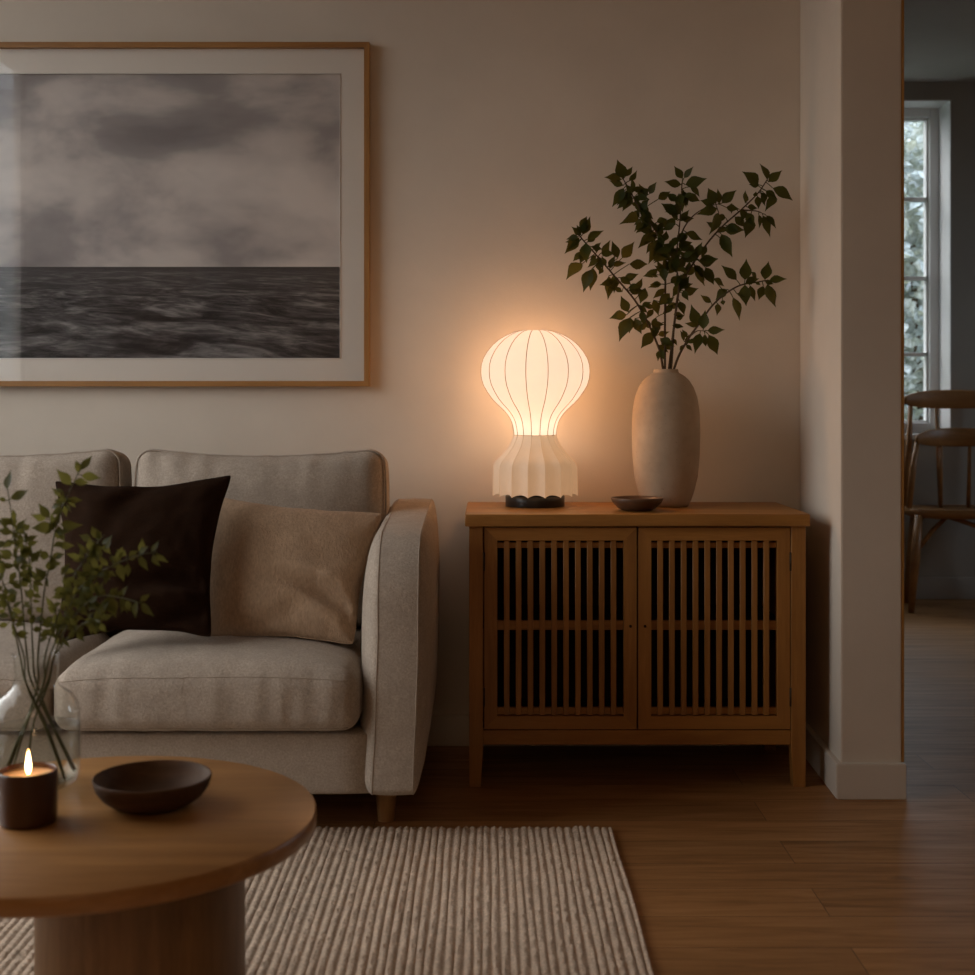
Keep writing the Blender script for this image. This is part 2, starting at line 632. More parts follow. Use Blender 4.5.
def window(name, axis, a0, a1, z0, z1, d0, d1, fw, cols, rows, mat):
    """frame + muntins (one mesh), one glass sheet"""
    bm = bmesh.new()

    def b(p0, p1, q0, q1, e0=d0, e1=d1, bev=0.004):
        if axis == 'x':
            bm_box(bm, p0, p1, e0, e1, q0, q1, bev, 1)
        else:
            bm_box(bm, e0, e1, p0, p1, q0, q1, bev, 1)
    b(a0, a0 + fw, z0, z1)
    b(a1 - fw, a1, z0, z1)
    b(a0 + fw, a1 - fw, z0, z0 + fw)
    b(a0 + fw, a1 - fw, z1 - fw, z1)
    e = (d0 + d1) / 2
    # a thinner sash step inside the frame
    for (p0, p1, q0, q1) in ((a0 + fw, a0 + fw + .012, z0 + fw, z1 - fw), (a1 - fw - .012, a1 - fw, z0 + fw, z1 - fw),
                             (a0 + fw, a1 - fw, z0 + fw, z0 + fw + .012), (a0 + fw, a1 - fw, z1 - fw - .012, z1 - fw)):
        b(p0, p1, q0, q1, d0 + (d1 - d0) * .3, d1, 0.001)
    for k in range(1, cols):
        x = a0 + (a1 - a0) * k / cols
        b(x - .012, x + .012, z0 + fw, z1 - fw, d0 + (d1 - d0) * .3, d1, 0.002)
    for z in (rows if isinstance(rows, tuple) else [z0 + fw + (z1 - z0 - 2 * fw) * k / rows for k in range(1, rows)]):
        b(a0 + fw, a1 - fw, z - .011, z + .011, d0 + (d1 - d0) * .3, d1, 0.002)
    w = struct(link_bm(name, bm, mat, smooth=False))
    if axis == 'x':
        g = box('glass', a0 + fw * .5, a1 - fw * .5, e + .004, e + .008, z0 + fw * .5, z1 - fw * .5, WINGLASS, w)
    else:
        g = box('glass', e - .008, e - .004, a0 + fw * .5, a1 - fw * .5, z0 + fw * .5, z1 - fw * .5, WINGLASS, w)
    return w


w1 = window('window_1', 'x', WX0, WX1, WZ0, WZ1, YD + .17, YD + .24, 0.056, 2, (2.139, 1.710, 1.297), TRIM_DIM)
for x0, x1, z0, z1 in ((WX0, WX0 + .006, WZ0, WZ1), (WX1 - .006, WX1, WZ0, WZ1), (WX0 + .006, WX1 - .006, WZ1 - .006, WZ1)):
    box('window_lining', x0, x1, YD - .004, YD + .17, z0, z1, TRIM_DIM, w1)
bm = bmesh.new()
bm_box(bm, WX0 - .03, WX1 + .03, YD - .035, YD + .17, WZ0 - .03, WZ0, .005)
link_bm('window_sill', bm, TRIM_DIM, w1)
w2 = window('window_2', 'y', LY0, LY1, LZ0, LZ1, XL - .05, XL - .008, 0.045, 1, 1, TRIM)
bm = bmesh.new()
bm_box(bm, XL - .008, XL + .035, LY0 - .03, LY1 + .03, LZ0 - .03, LZ0, .005)
link_bm('window_sill', bm, TRIM, w2)


w3 = window('window_added', 'y', 5.2, 6.3, 1.3, 2.62, XR + .08, XR + .15, 0.06, 2, 3, TRIM_DIM)  # unseen window added to bring more cool daylight into the dining room


def baseboard(name, segs, mat, h=0.094):
    bm = bmesh.new()
    for (x0, x1, y0, y1) in segs:
        bm_box(bm, x0, x1, y0, y1, 0, h, 0.003, 2)
    return struct(link_bm(name, bm, mat, smooth=True, angle=40))


T = 0.016
baseboard('baseboard_back', [(XL, PXB - T, YB - T, YB)], TRIM)
bm = bmesh.new()
prism(bm, [(PX0 - T, PY0 - T), (PX1 + .008, PY0 - T), (PX1 + .008, PY0 + .002), (PX0 + .003, PY0 + .002), (PXB, YB - T), (PXB - T, YB - T)], 0, 0.094, 0.0025)
struct(link_bm('baseboard_pier', bm, TRIM, smooth=True, angle=40))
baseboard('baseboard_left', [(XL, XL + T, YF, YB - T)], TRIM)
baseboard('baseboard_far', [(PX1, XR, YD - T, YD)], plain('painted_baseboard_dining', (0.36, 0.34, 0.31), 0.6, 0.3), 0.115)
struct(box('trim_1', PX1, PX1 + .0075, PY0 + .002, PY0 + .15, 0.0945, CEIL, OAK_TRIM, bevel=0.001))

# ------------------------------------------------------------------ daylight
world = bpy.data.worlds.new('dusk_sky')
scene.world = world
world.use_nodes = True
wn = world.node_tree
for n in list(wn.nodes):
    wn.nodes.remove(n)
wo = wn.nodes.new('ShaderNodeOutputWorld')
bg = wn.nodes.new('ShaderNodeBackground')
tcw = wn.nodes.new('ShaderNodeTexCoord')
sep = wn.nodes.new('ShaderNodeSeparateXYZ')
wn.links.new(tcw.outputs['Generated'], sep.inputs[0])
# warm afterglow to the left of the house, blue dusk behind it; dark ground below the horizon
mr = wn.nodes.new('ShaderNodeMapRange')
mr.inputs['From Min'].default_value = -0.6
mr.inputs['From Max'].default_value = 0.1
wn.links.new(sep.outputs['X'], mr.inputs['Value'])
hue = ramp(wn, mr.outputs[0], [(0.0, (1.0, 0.92, 0.86)), (1.0, (0.80, 0.90, 1.0))])
mz = wn.nodes.new('ShaderNodeMapRange')
mz.inputs['From Min'].default_value = -0.06
mz.inputs['From Max'].default_value = 0.06
mz.inputs['To Min'].default_value = 0.10
wn.links.new(sep.outputs['Z'], mz.inputs['Value'])
my = wn.nodes.new('ShaderNodeMapRange')
my.inputs['From Min'].default_value = -1.0
my.inputs['From Max'].default_value = -0.75
my.inputs['To Min'].default_value = 0.35
wn.links.new(sep.outputs['Y'], my.inputs['Value'])
cr = mixc(wn, mixc(wn, hue, mz.outputs[0], 1.0, 'MULTIPLY'), my.outputs[0], 1.0, 'MULTIPLY')
mb = wn.nodes.new('ShaderNodeMapRange')
mb.inputs['From Min'].default_value = 0.3
mb.inputs['From Max'].default_value = 0.7
mb.inputs['To Min'].default_value = 1.0
mb.inputs['To Max'].default_value = 1.9
wn.links.new(sep.outputs['Y'], mb.inputs['Value'])
cr = mixc(wn, cr, mb.outputs[0], 1.0, 'MULTIPLY')
wn.links.new(cr, bg.inputs['Color'])
bg.inputs['Strength'].default_value = 4.7
wn.links.new(bg.outputs[0], wo.inputs['Surface'])


def portal(name, loc, rot, sx, sy):
    l = bpy.data.lights.new(name, 'AREA')
    l.shape = 'RECTANGLE'
    l.size, l.size_y = sx, sy
    o = bpy.data.objects.new(name, l)
    COL.objects.link(o)
    o.location = loc
    o.rotation_euler = rot
    l.cycles.is_portal = True
    return o


portal('window_daylight', ((WX0 + WX1) / 2, YD + .26, (WZ0 + WZ1) / 2), (-PI / 2, 0, 0), WX1 - WX0, WZ1 - WZ0)
portal('window_daylight', (XL - .07, (LY0 + LY1) / 2, (LZ0 + LZ1) / 2), (0, -PI / 2, 0), LZ1 - LZ0, LY1 - LY0)

portal('window_daylight', (XR + .22, 5.75, 1.96), (0, PI / 2, 0), 1.32, 1.1)  # portal of the added side window

# soft warm fill light added behind the camera's left shoulder, no lamp there
l = bpy.data.lights.new('room_fill_light', 'POINT')
l.color = (1.0, 0.64, 0.36)
l.energy = 17
l.shadow_soft_size = 0.35
o = bpy.data.objects.new('room_fill_light', l)
COL.objects.link(o)
o.location = (-0.25, -0.9, 2.0)

# ground outside and shrubs beyond the dining window
struct(box('wall_screen', -9, -2.7, -3.2, -3.0, -.2, 3.62, plain('screen_render', (0.50, 0.48, 0.45), 0.9, 0.1)))  # wall added outside to dim the sky reflected in the picture glazing
LAWN = plain('lawn', (0.09, 0.12, 0.05), 0.95, 0.1)
struct(box('floor_garden', -6, 9, YD + .26, 14, -0.3, -0.12, LAWN))


def leaf_geo(vs, fs, base, tip, width, normal, curl=0.12, fold=0.25, n=6):
    """ovate pointed leaf of real curvature between two points"""
    base, tip = Vector(base), Vector(tip)
    ax = tip - base
    L = ax.length
    if L < 1e-6:
        return
    d = ax / L
    side = d.cross(normal)
    if side.length < 1e-4:
        side = d.cross(Vector((0.3, 1, 0.2)))
    side.normalize()
    nn = side.cross(d).normalized()
    b0 = len(vs)
    prof = [0.0, 0.66, 1.0, 0.92, 0.58, 0.22, 0.0]
    for i in range(n + 1):
        t = i / n
        w = width * 0.5 * prof[i]
        c = base + d * (L * t) + nn * (curl * L * math.sin(PI * t))
        if 0 < i < n:
            vs.append(tuple(c + side * w + nn * fold * w))
            vs.append(tuple(c))
            vs.append(tuple(c - side * w + nn * fold * w))
        else:
            vs.append(tuple(c))
    # indices: first vertex b0, then triples, then the tip
    def tri(i):
        return b0 + 1 + (i - 1) * 3
    fs.append((b0, tri(1), tri(1) + 1))
    fs.append((b0, tri(1) + 1, tri(1) + 2))
    for i in range(1, n - 1):
        a, b = tri(i), tri(i + 1)
        fs.append((a, b, b + 1, a + 1))
        fs.append((a + 1, b + 1, b + 2, a + 2))
    a = tri(n - 1)
    t_ = len(vs) - 1
    fs.append((a, t_, a + 1))
    fs.append((a + 1, t_, a + 2))


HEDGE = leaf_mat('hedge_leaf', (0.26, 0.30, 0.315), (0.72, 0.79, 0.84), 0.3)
struct(box('wall_backdrop', -3, 9, 11.4, 11.6, -.2, 4.6, plain('backdrop_render', (0.30, 0.32, 0.33), 0.9, 0.1)))  # wall added behind the shrubs to close off bright sky gaps
for i, (sx, sy, h) in enumerate(((2.95, 9.35, 3.0), (1.55, 9.4, 2.8))):
    root = empty('garden_shrub', (sx, sy, -0.12))
    vs, fs = [], []
    rr = random.Random(50 + i)
    for k in range(5200):
        z = rr.uniform(0.1, h + .1)
        rad = 0.62 * math.sqrt(rr.random()) * (1 - 0.35 * (z / h) ** 3)
        a = rr.uniform(0, 2 * PI)
        b = Vector((rad * math.cos(a), rad * math.sin(a), z))
        t = b + Vector((rr.uniform(-1, 1), rr.uniform(-1, 1), rr.uniform(-.8, .6))).normalized() * rr.uniform(.08, .14)
        leaf_geo(vs, fs, b, t, rr.uniform(.045, .075), Vector((rr.uniform(-1, 1), rr.uniform(-1, 1), rr.uniform(.2, 1))))
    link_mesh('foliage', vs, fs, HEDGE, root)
    tube('trunk', [(0, 0, 0), (.03, .02, h * .4), (-.02, 0, h * .8)], [.05, .035, .015], BARK, root)
    tag(root, ['pale green leafy shrub outdoors seen through the panes of the dining room window',
               'leafy shrub outdoors further left beyond the dining room window'][i], 'shrub', 'shrubs outside the window')

# ------------------------------------------------------------------ picture on the wall
PXL = -1.80
PY = 4.12
fx1 = (369.5 - 487.5) * 4.09 / F
fz1 = CAMH - (42 - HORIZON) * 4.09 / F
fz0 = CAMH - (386.5 - HORIZON) * 4.09 / F
pic = empty('framed_picture', ((PXL + fx1) / 2, YB, fz0))
tag(pic, 'large oak framed seascape photograph of grey sea and clouds on wall above sofa', 'picture')
cx = (PXL + fx1) / 2
hw = (fx1 - PXL) / 2
hh_ = fz1 - fz0
fwid = 0.0165
def mitred_frame(name, x0, x1, z0, z1, wx, wz, y0, y1, mat_up, mat_across, parent):
    """four mitred members joined into one frame"""
    bm = bmesh.new()
    o_ = [(x0, z0), (x1, z0), (x1, z1), (x0, z1)]
    i_ = [(x0 + wx, z0 + wz), (x1 - wx, z0 + wz), (x1 - wx, z1 - wz), (x0 + wx, z1 - wz)]
    V = {}
    for y, t in ((y0, 'f'), (y1, 'b')):
        for k in range(4):
            V[t, 'o', k] = bm.verts.new((o_[k][0], y, o_[k][1]))
            V[t, 'i', k] = bm.verts.new((i_[k][0], y, i_[k][1]))
    for k in range(4):
        j = (k + 1) % 4
        for q in ((('f', 'o', k), ('f', 'o', j), ('f', 'i', j), ('f', 'i', k)), (('b', 'o', k), ('b', 'i', k), ('b', 'i', j), ('b', 'o', j)),
                  (('f', 'o', k), ('b', 'o', k), ('b', 'o', j), ('f', 'o', j)), (('f', 'i', k), ('f', 'i', j), ('b', 'i', j), ('b', 'i', k))):
            f = bm.faces.new([V[c] for c in q])
            f.material_index = 1 if k % 2 == 0 else 0
    es = [e for e in bm.edges if len(e.link_faces) == 2 and e.calc_face_angle(0) > 1.2]
    bmesh.ops.bevel(bm, geom=es, offset=0.0012, segments=1, affect='EDGES')
    o = link_bm(name, bm, mat_up, parent)
    o.data.materials.append(mat_across)
    return o


FRAMEZ = wood('frame_wood_upright', (0.24, 0.105, 0.026), (0.38, 0.185, 0.055), 'z', 1.0)
mitred_frame('frame', -hw, hw, 0, hh_, fwid, fwid, -0.032, -0.001, FRAMEZ, FRAMEW, pic)
MATB = plain('mat_board', (0.80, 0.73, 0.645), 0.9, 0.15)
ix0 = -1.615 - cx
ix1 = (340 - 487.5) * 4.10 / F - cx
iz0 = CAMH - (358.5 - HORIZON) * 4.10 / F - fz0
iz1 = CAMH - (73 - HORIZON) * 4.10 / F - fz0
bm = bmesh.new()
a, b_ = -0.014, -0.010
for (x0, x1, z0, z1) in ((-hw + fwid, ix0, fwid, hh_ - fwid), (ix1, hw - fwid, fwid, hh_ - fwid), (ix0, ix1, fwid, iz0), (ix0, ix1, iz1, hh_ - fwid)):
    bm_box(bm, x0, x1, a, b_, z0, z1)
link_bm('mat_board', bm, MATB, pic)
# bevelled lip of the mat window
vs, fs = [], []
tube_geo(vs, fs, [Vector((ix0, -.0145, iz0)), Vector((ix1, -.0145, iz0)), Vector((ix1, -.0145, iz1)), Vector((ix0, -.0145, iz1))], 0.0022, 6, True)
link_mesh('mat_bevel', vs, fs, plain('mat_core', (0.78, 0.74, 0.68), 0.9, 0.1), pic, smooth=False)

# the seascape print
m, nt, out = new_mat('seascape_print')
tc = N(nt, 'ShaderNodeTexCoord')
sp = N(nt, 'ShaderNodeSeparateXYZ')
nt.links.new(tc.outputs['Object'], sp.inputs[0])
Zs = sp.outputs['Z']
H_ = iz1 - iz0
hor = H_ * (358.5 - 266.5) / (358.5 - 73)


def mrange(nt, val, a, b, c=0.0, d=1.0, clamp=True):
    r = N(nt, 'ShaderNodeMapRange')
    r.clamp = clamp
    for k, v in zip(('From Min', 'From Max', 'To Min', 'To Max'), (a, b, c, d)):
        r.inputs[k].default_value = v
    nt.links.new(val, r.inputs['Value'])
    return r.outputs[0]


# sky: banked clouds, streaked sideways and tilted
v = coords(nt, (1.9, 1, 3.1), (0, 0.30, 0), (0.35, 0, 0.2))
cl = noise_tex(nt, v, 1.25, 7, 0.52, 0.35)
v2 = coords(nt, (1.5, 1, 3.0), (0, -.2, 0), (1.1, 0, .7))
cl2 = noise_tex(nt, v2, 1.15, 5, 0.5, 0.2)
cm = mixc(nt, cl, cl2, 0.5)
hgt = mrange(nt, Zs, hor, H_)
bandr = ramp(nt, hgt, [(0.0, (.60, .60, .60)), (0.25, (.58, .58, .58)), (0.5, (.62, .62, .62)), (0.72, (.40, .40, .40)), (1.0, (.44, .44, .44))])
sub = N(nt, 'ShaderNodeMath', operation='ADD')
nt.links.new(bandr, sub.inputs[0])
c2 = mrange(nt, cm, 0.32, 0.68, -0.5, 0.5, True)
nt.links.new(c2, sub.inputs[1])
sky = ramp(nt, sub.outputs[0], [(0.15, (0.25, 0.225, 0.225)), (0.42, (0.36, 0.325, 0.315)), (0.62, (0.60, 0.54, 0.50)), (0.9, (0.76, 0.68, 0.62))])
# sea: chop that gets finer toward the horizon
dv = N(nt, 'ShaderNodeMath', operation='SUBTRACT')
dv.inputs[0].default_value = hor + 0.018
nt.links.new(Zs, dv.inputs[1])
lg = N(nt, 'ShaderNodeMath', operation='LOGARITHM')
lg.inputs[1].default_value = 2.718
mx0 = N(nt, 'ShaderNodeMath', operation='MAXIMUM')
mx0.inputs[1].default_value = 0.004
nt.links.new(dv.outputs[0], mx0.inputs[0])
nt.links.new(mx0.outputs[0], lg.inputs[0])
dx = N(nt, 'ShaderNodeMath', operation='DIVIDE')
nt.links.new(sp.outputs['X'], dx.inputs[0])
ad0 = N(nt, 'ShaderNodeMath', operation='ADD')
ad0.inputs[1].default_value = 0.12
nt.links.new(mx0.outputs[0], ad0.inputs[0])
nt.links.new(ad0.outputs[0], dx.inputs[1])
cb = N(nt, 'ShaderNodeCombineXYZ')
nt.links.new(dx.outputs[0], cb.inputs[0])
ml = N(nt, 'ShaderNodeMath', operation='MULTIPLY')
ml.inputs[1].default_value = 3.2
nt.links.new(lg.outputs[0], ml.inputs[0])
nt.links.new(ml.outputs[0], cb.inputs[1])
w_a = noise_tex(nt, cb.outputs[0], 1.7, 8, 0.62, 0.9)
w_b = noise_tex(nt, cb.outputs[0], 5.0, 6, 0.65, 0.6)
wv = mixc(nt, w_a, w_b, 0.3)
sea = ramp(nt, wv, [(0.38, (0.012, 0.012, 0.014)), (0.46, (0.040, 0.038, 0.040)), (0.53, (0.105, 0.100, 0.100)), (0.64, (0.30, 0.285, 0.275))])
far = mrange(nt, Zs, hor - 0.10, hor - 0.004)
sea = mixc(nt, sea, (0.115, 0.108, 0.108), mrange(nt, far, 0, 1, 0, 0.65))
crest = mrange(nt, Zs, hor - .022, hor - .002)
sea = mixc(nt, sea, (0.055, 0.052, 0.054), mrange(nt, crest, 0, 1, 0, 0.8))
step = N(nt, 'ShaderNodeMath', operation='GREATER_THAN')
step.inputs[1].default_value = hor
nt.links.new(Zs, step.inputs[0])
art = mixc(nt, sea, sky, step.outputs[0])
principled(nt, out, art, 0.7, 0.15)
bm = bmesh.new()
bm_box(bm, ix0 - .01 - ix0, ix1 - ix0 + .01, -.009, -.006, -.01, iz1 - iz0 + .01)
pr = link_bm('seascape_print', bm, m, pic)
pr.location = (ix0, 0, iz0)
box('glazing', -hw + fwid * .8, hw - fwid * .8, -.0215, -.0195, fwid * .8, hh_ - fwid * .8, PICGLASS, pic)

# ------------------------------------------------------------------ cabinet
CY = 3.664
CB = 4.098
k_ = CY / F


def cx_(px):
    return (px - 487.5) * k_


def cz_(py):
    return CAMH - (py - HORIZON) * k_


CABTOP = cz_(514)
cab = empty('slatted_cabinet', (cx_(637.5), (CY + CB) / 2, 0))
tag(cab, 'low wooden sideboard with two slatted doors carrying lamp and clay vase', 'sideboard')
OX, OY = cx_(637.5), (CY + CB) / 2


def cbox(name, x0, x1, y0, y1, z0, z1, mat, parent=cab, bevel=0.0015, off=(0, 0, 0)):
    return box(name, x0 - OX - off[0], x1 - OX - off[0], y0 - OY, y1 - OY, z0, z1, mat, parent, bevel, 1)


cbox('tabletop', cx_(465), cx_(810), CY - .004, CB, cz_(526.5), CABTOP, CAB_X, bevel=0.0025)
# four legs, the lower end tapered on the inner side
legz = cz_(746)
for (x0, x1, inner) in ((cx_(469), cx_(483), 1), (cx_(792), cx_(806.5), -1)):
    for (y0, y1, fr) in ((CY + .008, CY + .046, 1), (CB - .045, CB - .007, -1)):
        bm = bmesh.new()
        xa, xb = x0 - OX, x1 - OX
        w = (xb - xa) * 0.16
        secs = [(0.0, xa + (w if inner < 0 else 0), xb - (w if inner > 0 else 0)), (legz - .01, xa, xb), (cz_(526.5), xa, xb)]
        rings = []
        for z, p, q in secs:
            rings.append([bm.verts.new((p, y0 - OY, z)), bm.verts.new((q, y0 - OY, z)), bm.verts.new((q, y1 - OY, z)), bm.verts.new((p, y1 - OY, z))])
        for A, B in zip(rings, rings[1:]):
            for i in range(4):
                bm.faces.new((A[i], A[(i + 1) % 4], B[(i + 1) % 4], B[i]))
        bm.faces.new(rings[0])
        bm.faces.new(rings[-1])
        bmesh.ops.bevel(bm, geom=list(bm.edges), offset=0.0012, segments=1, affect='EDGES')
        link_bm('leg', bm, CAB_Z, cab)
zb0, zb1 = cz_(746), cz_(731.2)
cbox('bottom_rail', cx_(483), cx_(792), CY + .012, CY + .04, zb0, zb1, CAB_X)
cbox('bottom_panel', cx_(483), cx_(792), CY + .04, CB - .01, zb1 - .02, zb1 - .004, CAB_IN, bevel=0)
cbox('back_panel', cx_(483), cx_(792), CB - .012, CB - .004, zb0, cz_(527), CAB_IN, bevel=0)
for x0, x1 in ((cx_(472), cx_(477)), (cx_(798), cx_(803))):
    cbox('side_panel', x0, x1, CY + .046, CB - .045, zb0, cz_(527), CAB_Z, bevel=0)
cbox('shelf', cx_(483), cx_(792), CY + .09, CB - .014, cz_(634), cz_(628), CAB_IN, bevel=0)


def cab_door(px0, px1, first, pitch, hinge_px, knob_px):
    x0, x1 = cx_(px0) - OX, cx_(px1) - OX
    z0, z1 = cz_(730.2), cz_(528)
    y0, y1 = CY + .012 - OY, CY + .034 - OY
    sw = 13 * k_
    d = mitred_frame('door', x0, x1, z0, z1, sw, sw, y0, y1, CAB_Z, CAB_X, cab)
    # cross rails behind the slats: middle one and the two cleats
    for a, b in ((cz_(631.5), cz_(622)), (cz_(549), cz_(543.5)), (cz_(716.4), cz_(709.5))):
        box('cross_rail', x0 + sw, x1 - sw, y0 + .0125, y1 + .002, a, b, CAB_X, d, .001, 1)
    for i in range(10):
        p = first + pitch * i
        sx0, sx1 = cx_(p) - OX, cx_(p + 5.6) - OX
        box('slat', sx0, sx1, y0 + .003, y0 + .012, cz_(716.4), cz_(541.1), CAB_Z, d, .001, 1)
    for py in (562, 698):
        hz = cz_(py)
        hx = cx_(hinge_px) - OX
        tube('hinge', [(hx, y0 - .001, hz - .025), (hx, y0 - .001, hz + .025)], .0032, HINGE, d, 8)
    vs, fs = [], []
    kx = cx_(knob_px) - OX
    tube_geo(vs, fs, [Vector((kx, y0 - .0035, cz_(627))), Vector((kx, y0 + .004, cz_(627)))], [.0035, .0042], 12)
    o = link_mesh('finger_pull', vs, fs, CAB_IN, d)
    return d


d1 = cab_door(484.3, 637.2, 504.0, 11.93, 483.9, 631)
d2 = cab_door(638.8, 791.2, 658.2, 11.85, 791.6, 645.5)

# ------------------------------------------------------------------ table lamp
LY = 3.94
lx = (535 - 487.5) * LY / F
lamp = empty('table_lamp', (lx, LY, CABTOP))
tag(lamp, 'lit mushroom shaped table lamp with ribbed cream shade on sideboard', 'lamp')
lk = LY / F
zl = lambda py: (507.3 - py) * lk
lathe('base', [(0, 0), (29.2 * lk, 0), (29.6 * lk, .002), (29.6 * lk, .030), (29.0 * lk, .0325), (0, .0325)], IRON, lamp, 64)
up = [(332.0, 0.5), (332.2, 15), (333.4, 21), (337, 29.5), (341.5, 37), (346.7, 43), (353, 48.4), (360, 52.5), (366.5, 54.5), (373.3, 55.0), (380, 54.4), (386.7, 52.3),
      (393, 48.6), (400, 43.6), (405, 38.8), (409.3, 34), (413, 30.3), (416, 27.8), (420, 25.2), (424, 23.4), (430, 21.9), (436.2, 21.2)]
low = [(436.6, 21.2), (441, 22.9), (446.7, 25.9), (453.3, 31.2), (457, 34.8), (460, 37.8), (462.5, 40.0), (464.5, 41.3), (467, 42.3), (475, 42.6), (485, 42.8), (495.0, 42.9)]
NR = 16
OFF = PI / 16


def panel(depth):
    def f(a, k):
        x = ((a - OFF - PI / 2) / (2 * PI / NR)) % 1.0      # 0 at a rib
        return 1 - depth(k) * (math.sin(PI * x) ** 1.0) + 0.0
    return f


shade_u = lathe('shade', [(r * lk, zl(y)) for y, r in up], SHADE_UP, lamp, 192, radial=panel(lambda k: 0.012))
lowp = [(r * lk, zl(y)) for y, r in low]
shade_l = lathe('lower_shade', lowp, SHADE_LOW, lamp, 192, radial=panel(lambda k: 0.012 + 0.062 * min(1, k / 7.0)))
# scalloped hem: lower the rim at the ribs
for v in shade_l.data.vertices:
    if v.co.z < zl(494.0):
        a = math.atan2(v.co.y, v.co.x)
        x = ((a - OFF - PI / 2) / (2 * PI / NR)) % 1.0
        v.co.z = zl(494.0) - 0.0075 * (1 - math.sin(PI * x) ** 0.8)
for i in range(NR):
    a = OFF + PI / 2 + 2 * PI * i / NR
    ca, sa = math.cos(a), math.sin(a)
    tube('rib', [(r * lk * 1.002 * ca, r * lk * 1.002 * sa, zl(y)) for y, r in up[1:]], 0.0010, RIBM, shade_u, 6)
    pts = [(r * lk * 1.001 * ca, r * lk * 1.001 * sa, zl(y)) for y, r in low[:-1]]
    pts.append((42.9 * lk * 1.001 * ca, 42.9 * lk * 1.001 * sa, zl(494) - .0075))
    tube('rib', pts, 0.0012, SHADE_LOW, shade_l, 6)
lathe('light_stop', [(0, zl(489.5)), (36.5 * lk, zl(489.5)), (36.5 * lk, zl(488.8)), (0, zl(488.8))], IRON, lamp, 48)  # hidden disc added to stop the neck light leaking under the hem
vs, fs = [], []
tube_geo(vs, fs, [Vector((21.3 * lk * math.cos(t * 2 * PI / 64), 21.3 * lk * math.sin(t * 2 * PI / 64), zl(436.4))) for t in range(64)], .0009, 6, True)
link_mesh('neck_ring', vs, fs, RIBM, lamp)
for (nm, z, e, rad) in (('lamp_bulb_light', zl(376), 11, .035), ('lamp_neck_light', zl(426), 2.0, .015)):
    l = bpy.data.lights.new(nm, 'POINT')
    l.color = LAMP_LIGHT if 'bulb' in nm else (1.0, 0.72, 0.46)
    l.energy = e
    l.shadow_soft_size = rad
    o = bpy.data.objects.new(nm, l)
    COL.objects.link(o)
    o.parent = lamp
    o.location = (0, 0, z)

# ------------------------------------------------------------------ clay vase
VY = 3.945
vx = (666 - 487.5) * VY / F
vk = VY / F
vase = empty('stoneware_vase', (vx, VY, CABTOP))
tag(vase, 'tall beige stoneware vase holding leafy branches on right of sideboard', 'vase')
prof = [(505.5, 0), (505.5, 20.5), (504, 22.5), (500, 24.8), (490, 28.2), (475, 31.6), (455, 33.4), (430, 34.0), (410, 33.2), (397, 31.0), (387, 27.4), (380, 23), (376, 18.8), (373.6, 15), (372.6, 13),
        (370.6, 12.3), (369.3, 12.3), (368.8, 11.6), (369.5, 10.6), (373, 10.2), (379, 17), (390, 25), (410, 30), (450, 31), (490, 25), (500, 20), (501, 0)]
lathe('body', [(r * vk, (505.5 - y) * vk) for y, r in prof], STONE, vase, 72)

# small dish
DY = 3.785
dk = DY / F
dish = lathe('small_dish', [(r * dk, z * dk) for r, z in ((0, 0.4), (12, 0), (14.5, 0.3), (19, 2.5), (24.5, 8.0), (26.2, 12.0), (25.6, 13.0), (24.6, 12.0), (22, 7.5), (17, 4.3), (0, 3.4))], DISHW, None, 64,
             loc=((637 - 487.5) * DY / F, DY, CABTOP))
tag(dish, 'small shallow dark wooden dish on sideboard before the clay vase', 'dish')

# ------------------------------------------------------------------ branches in the clay vase


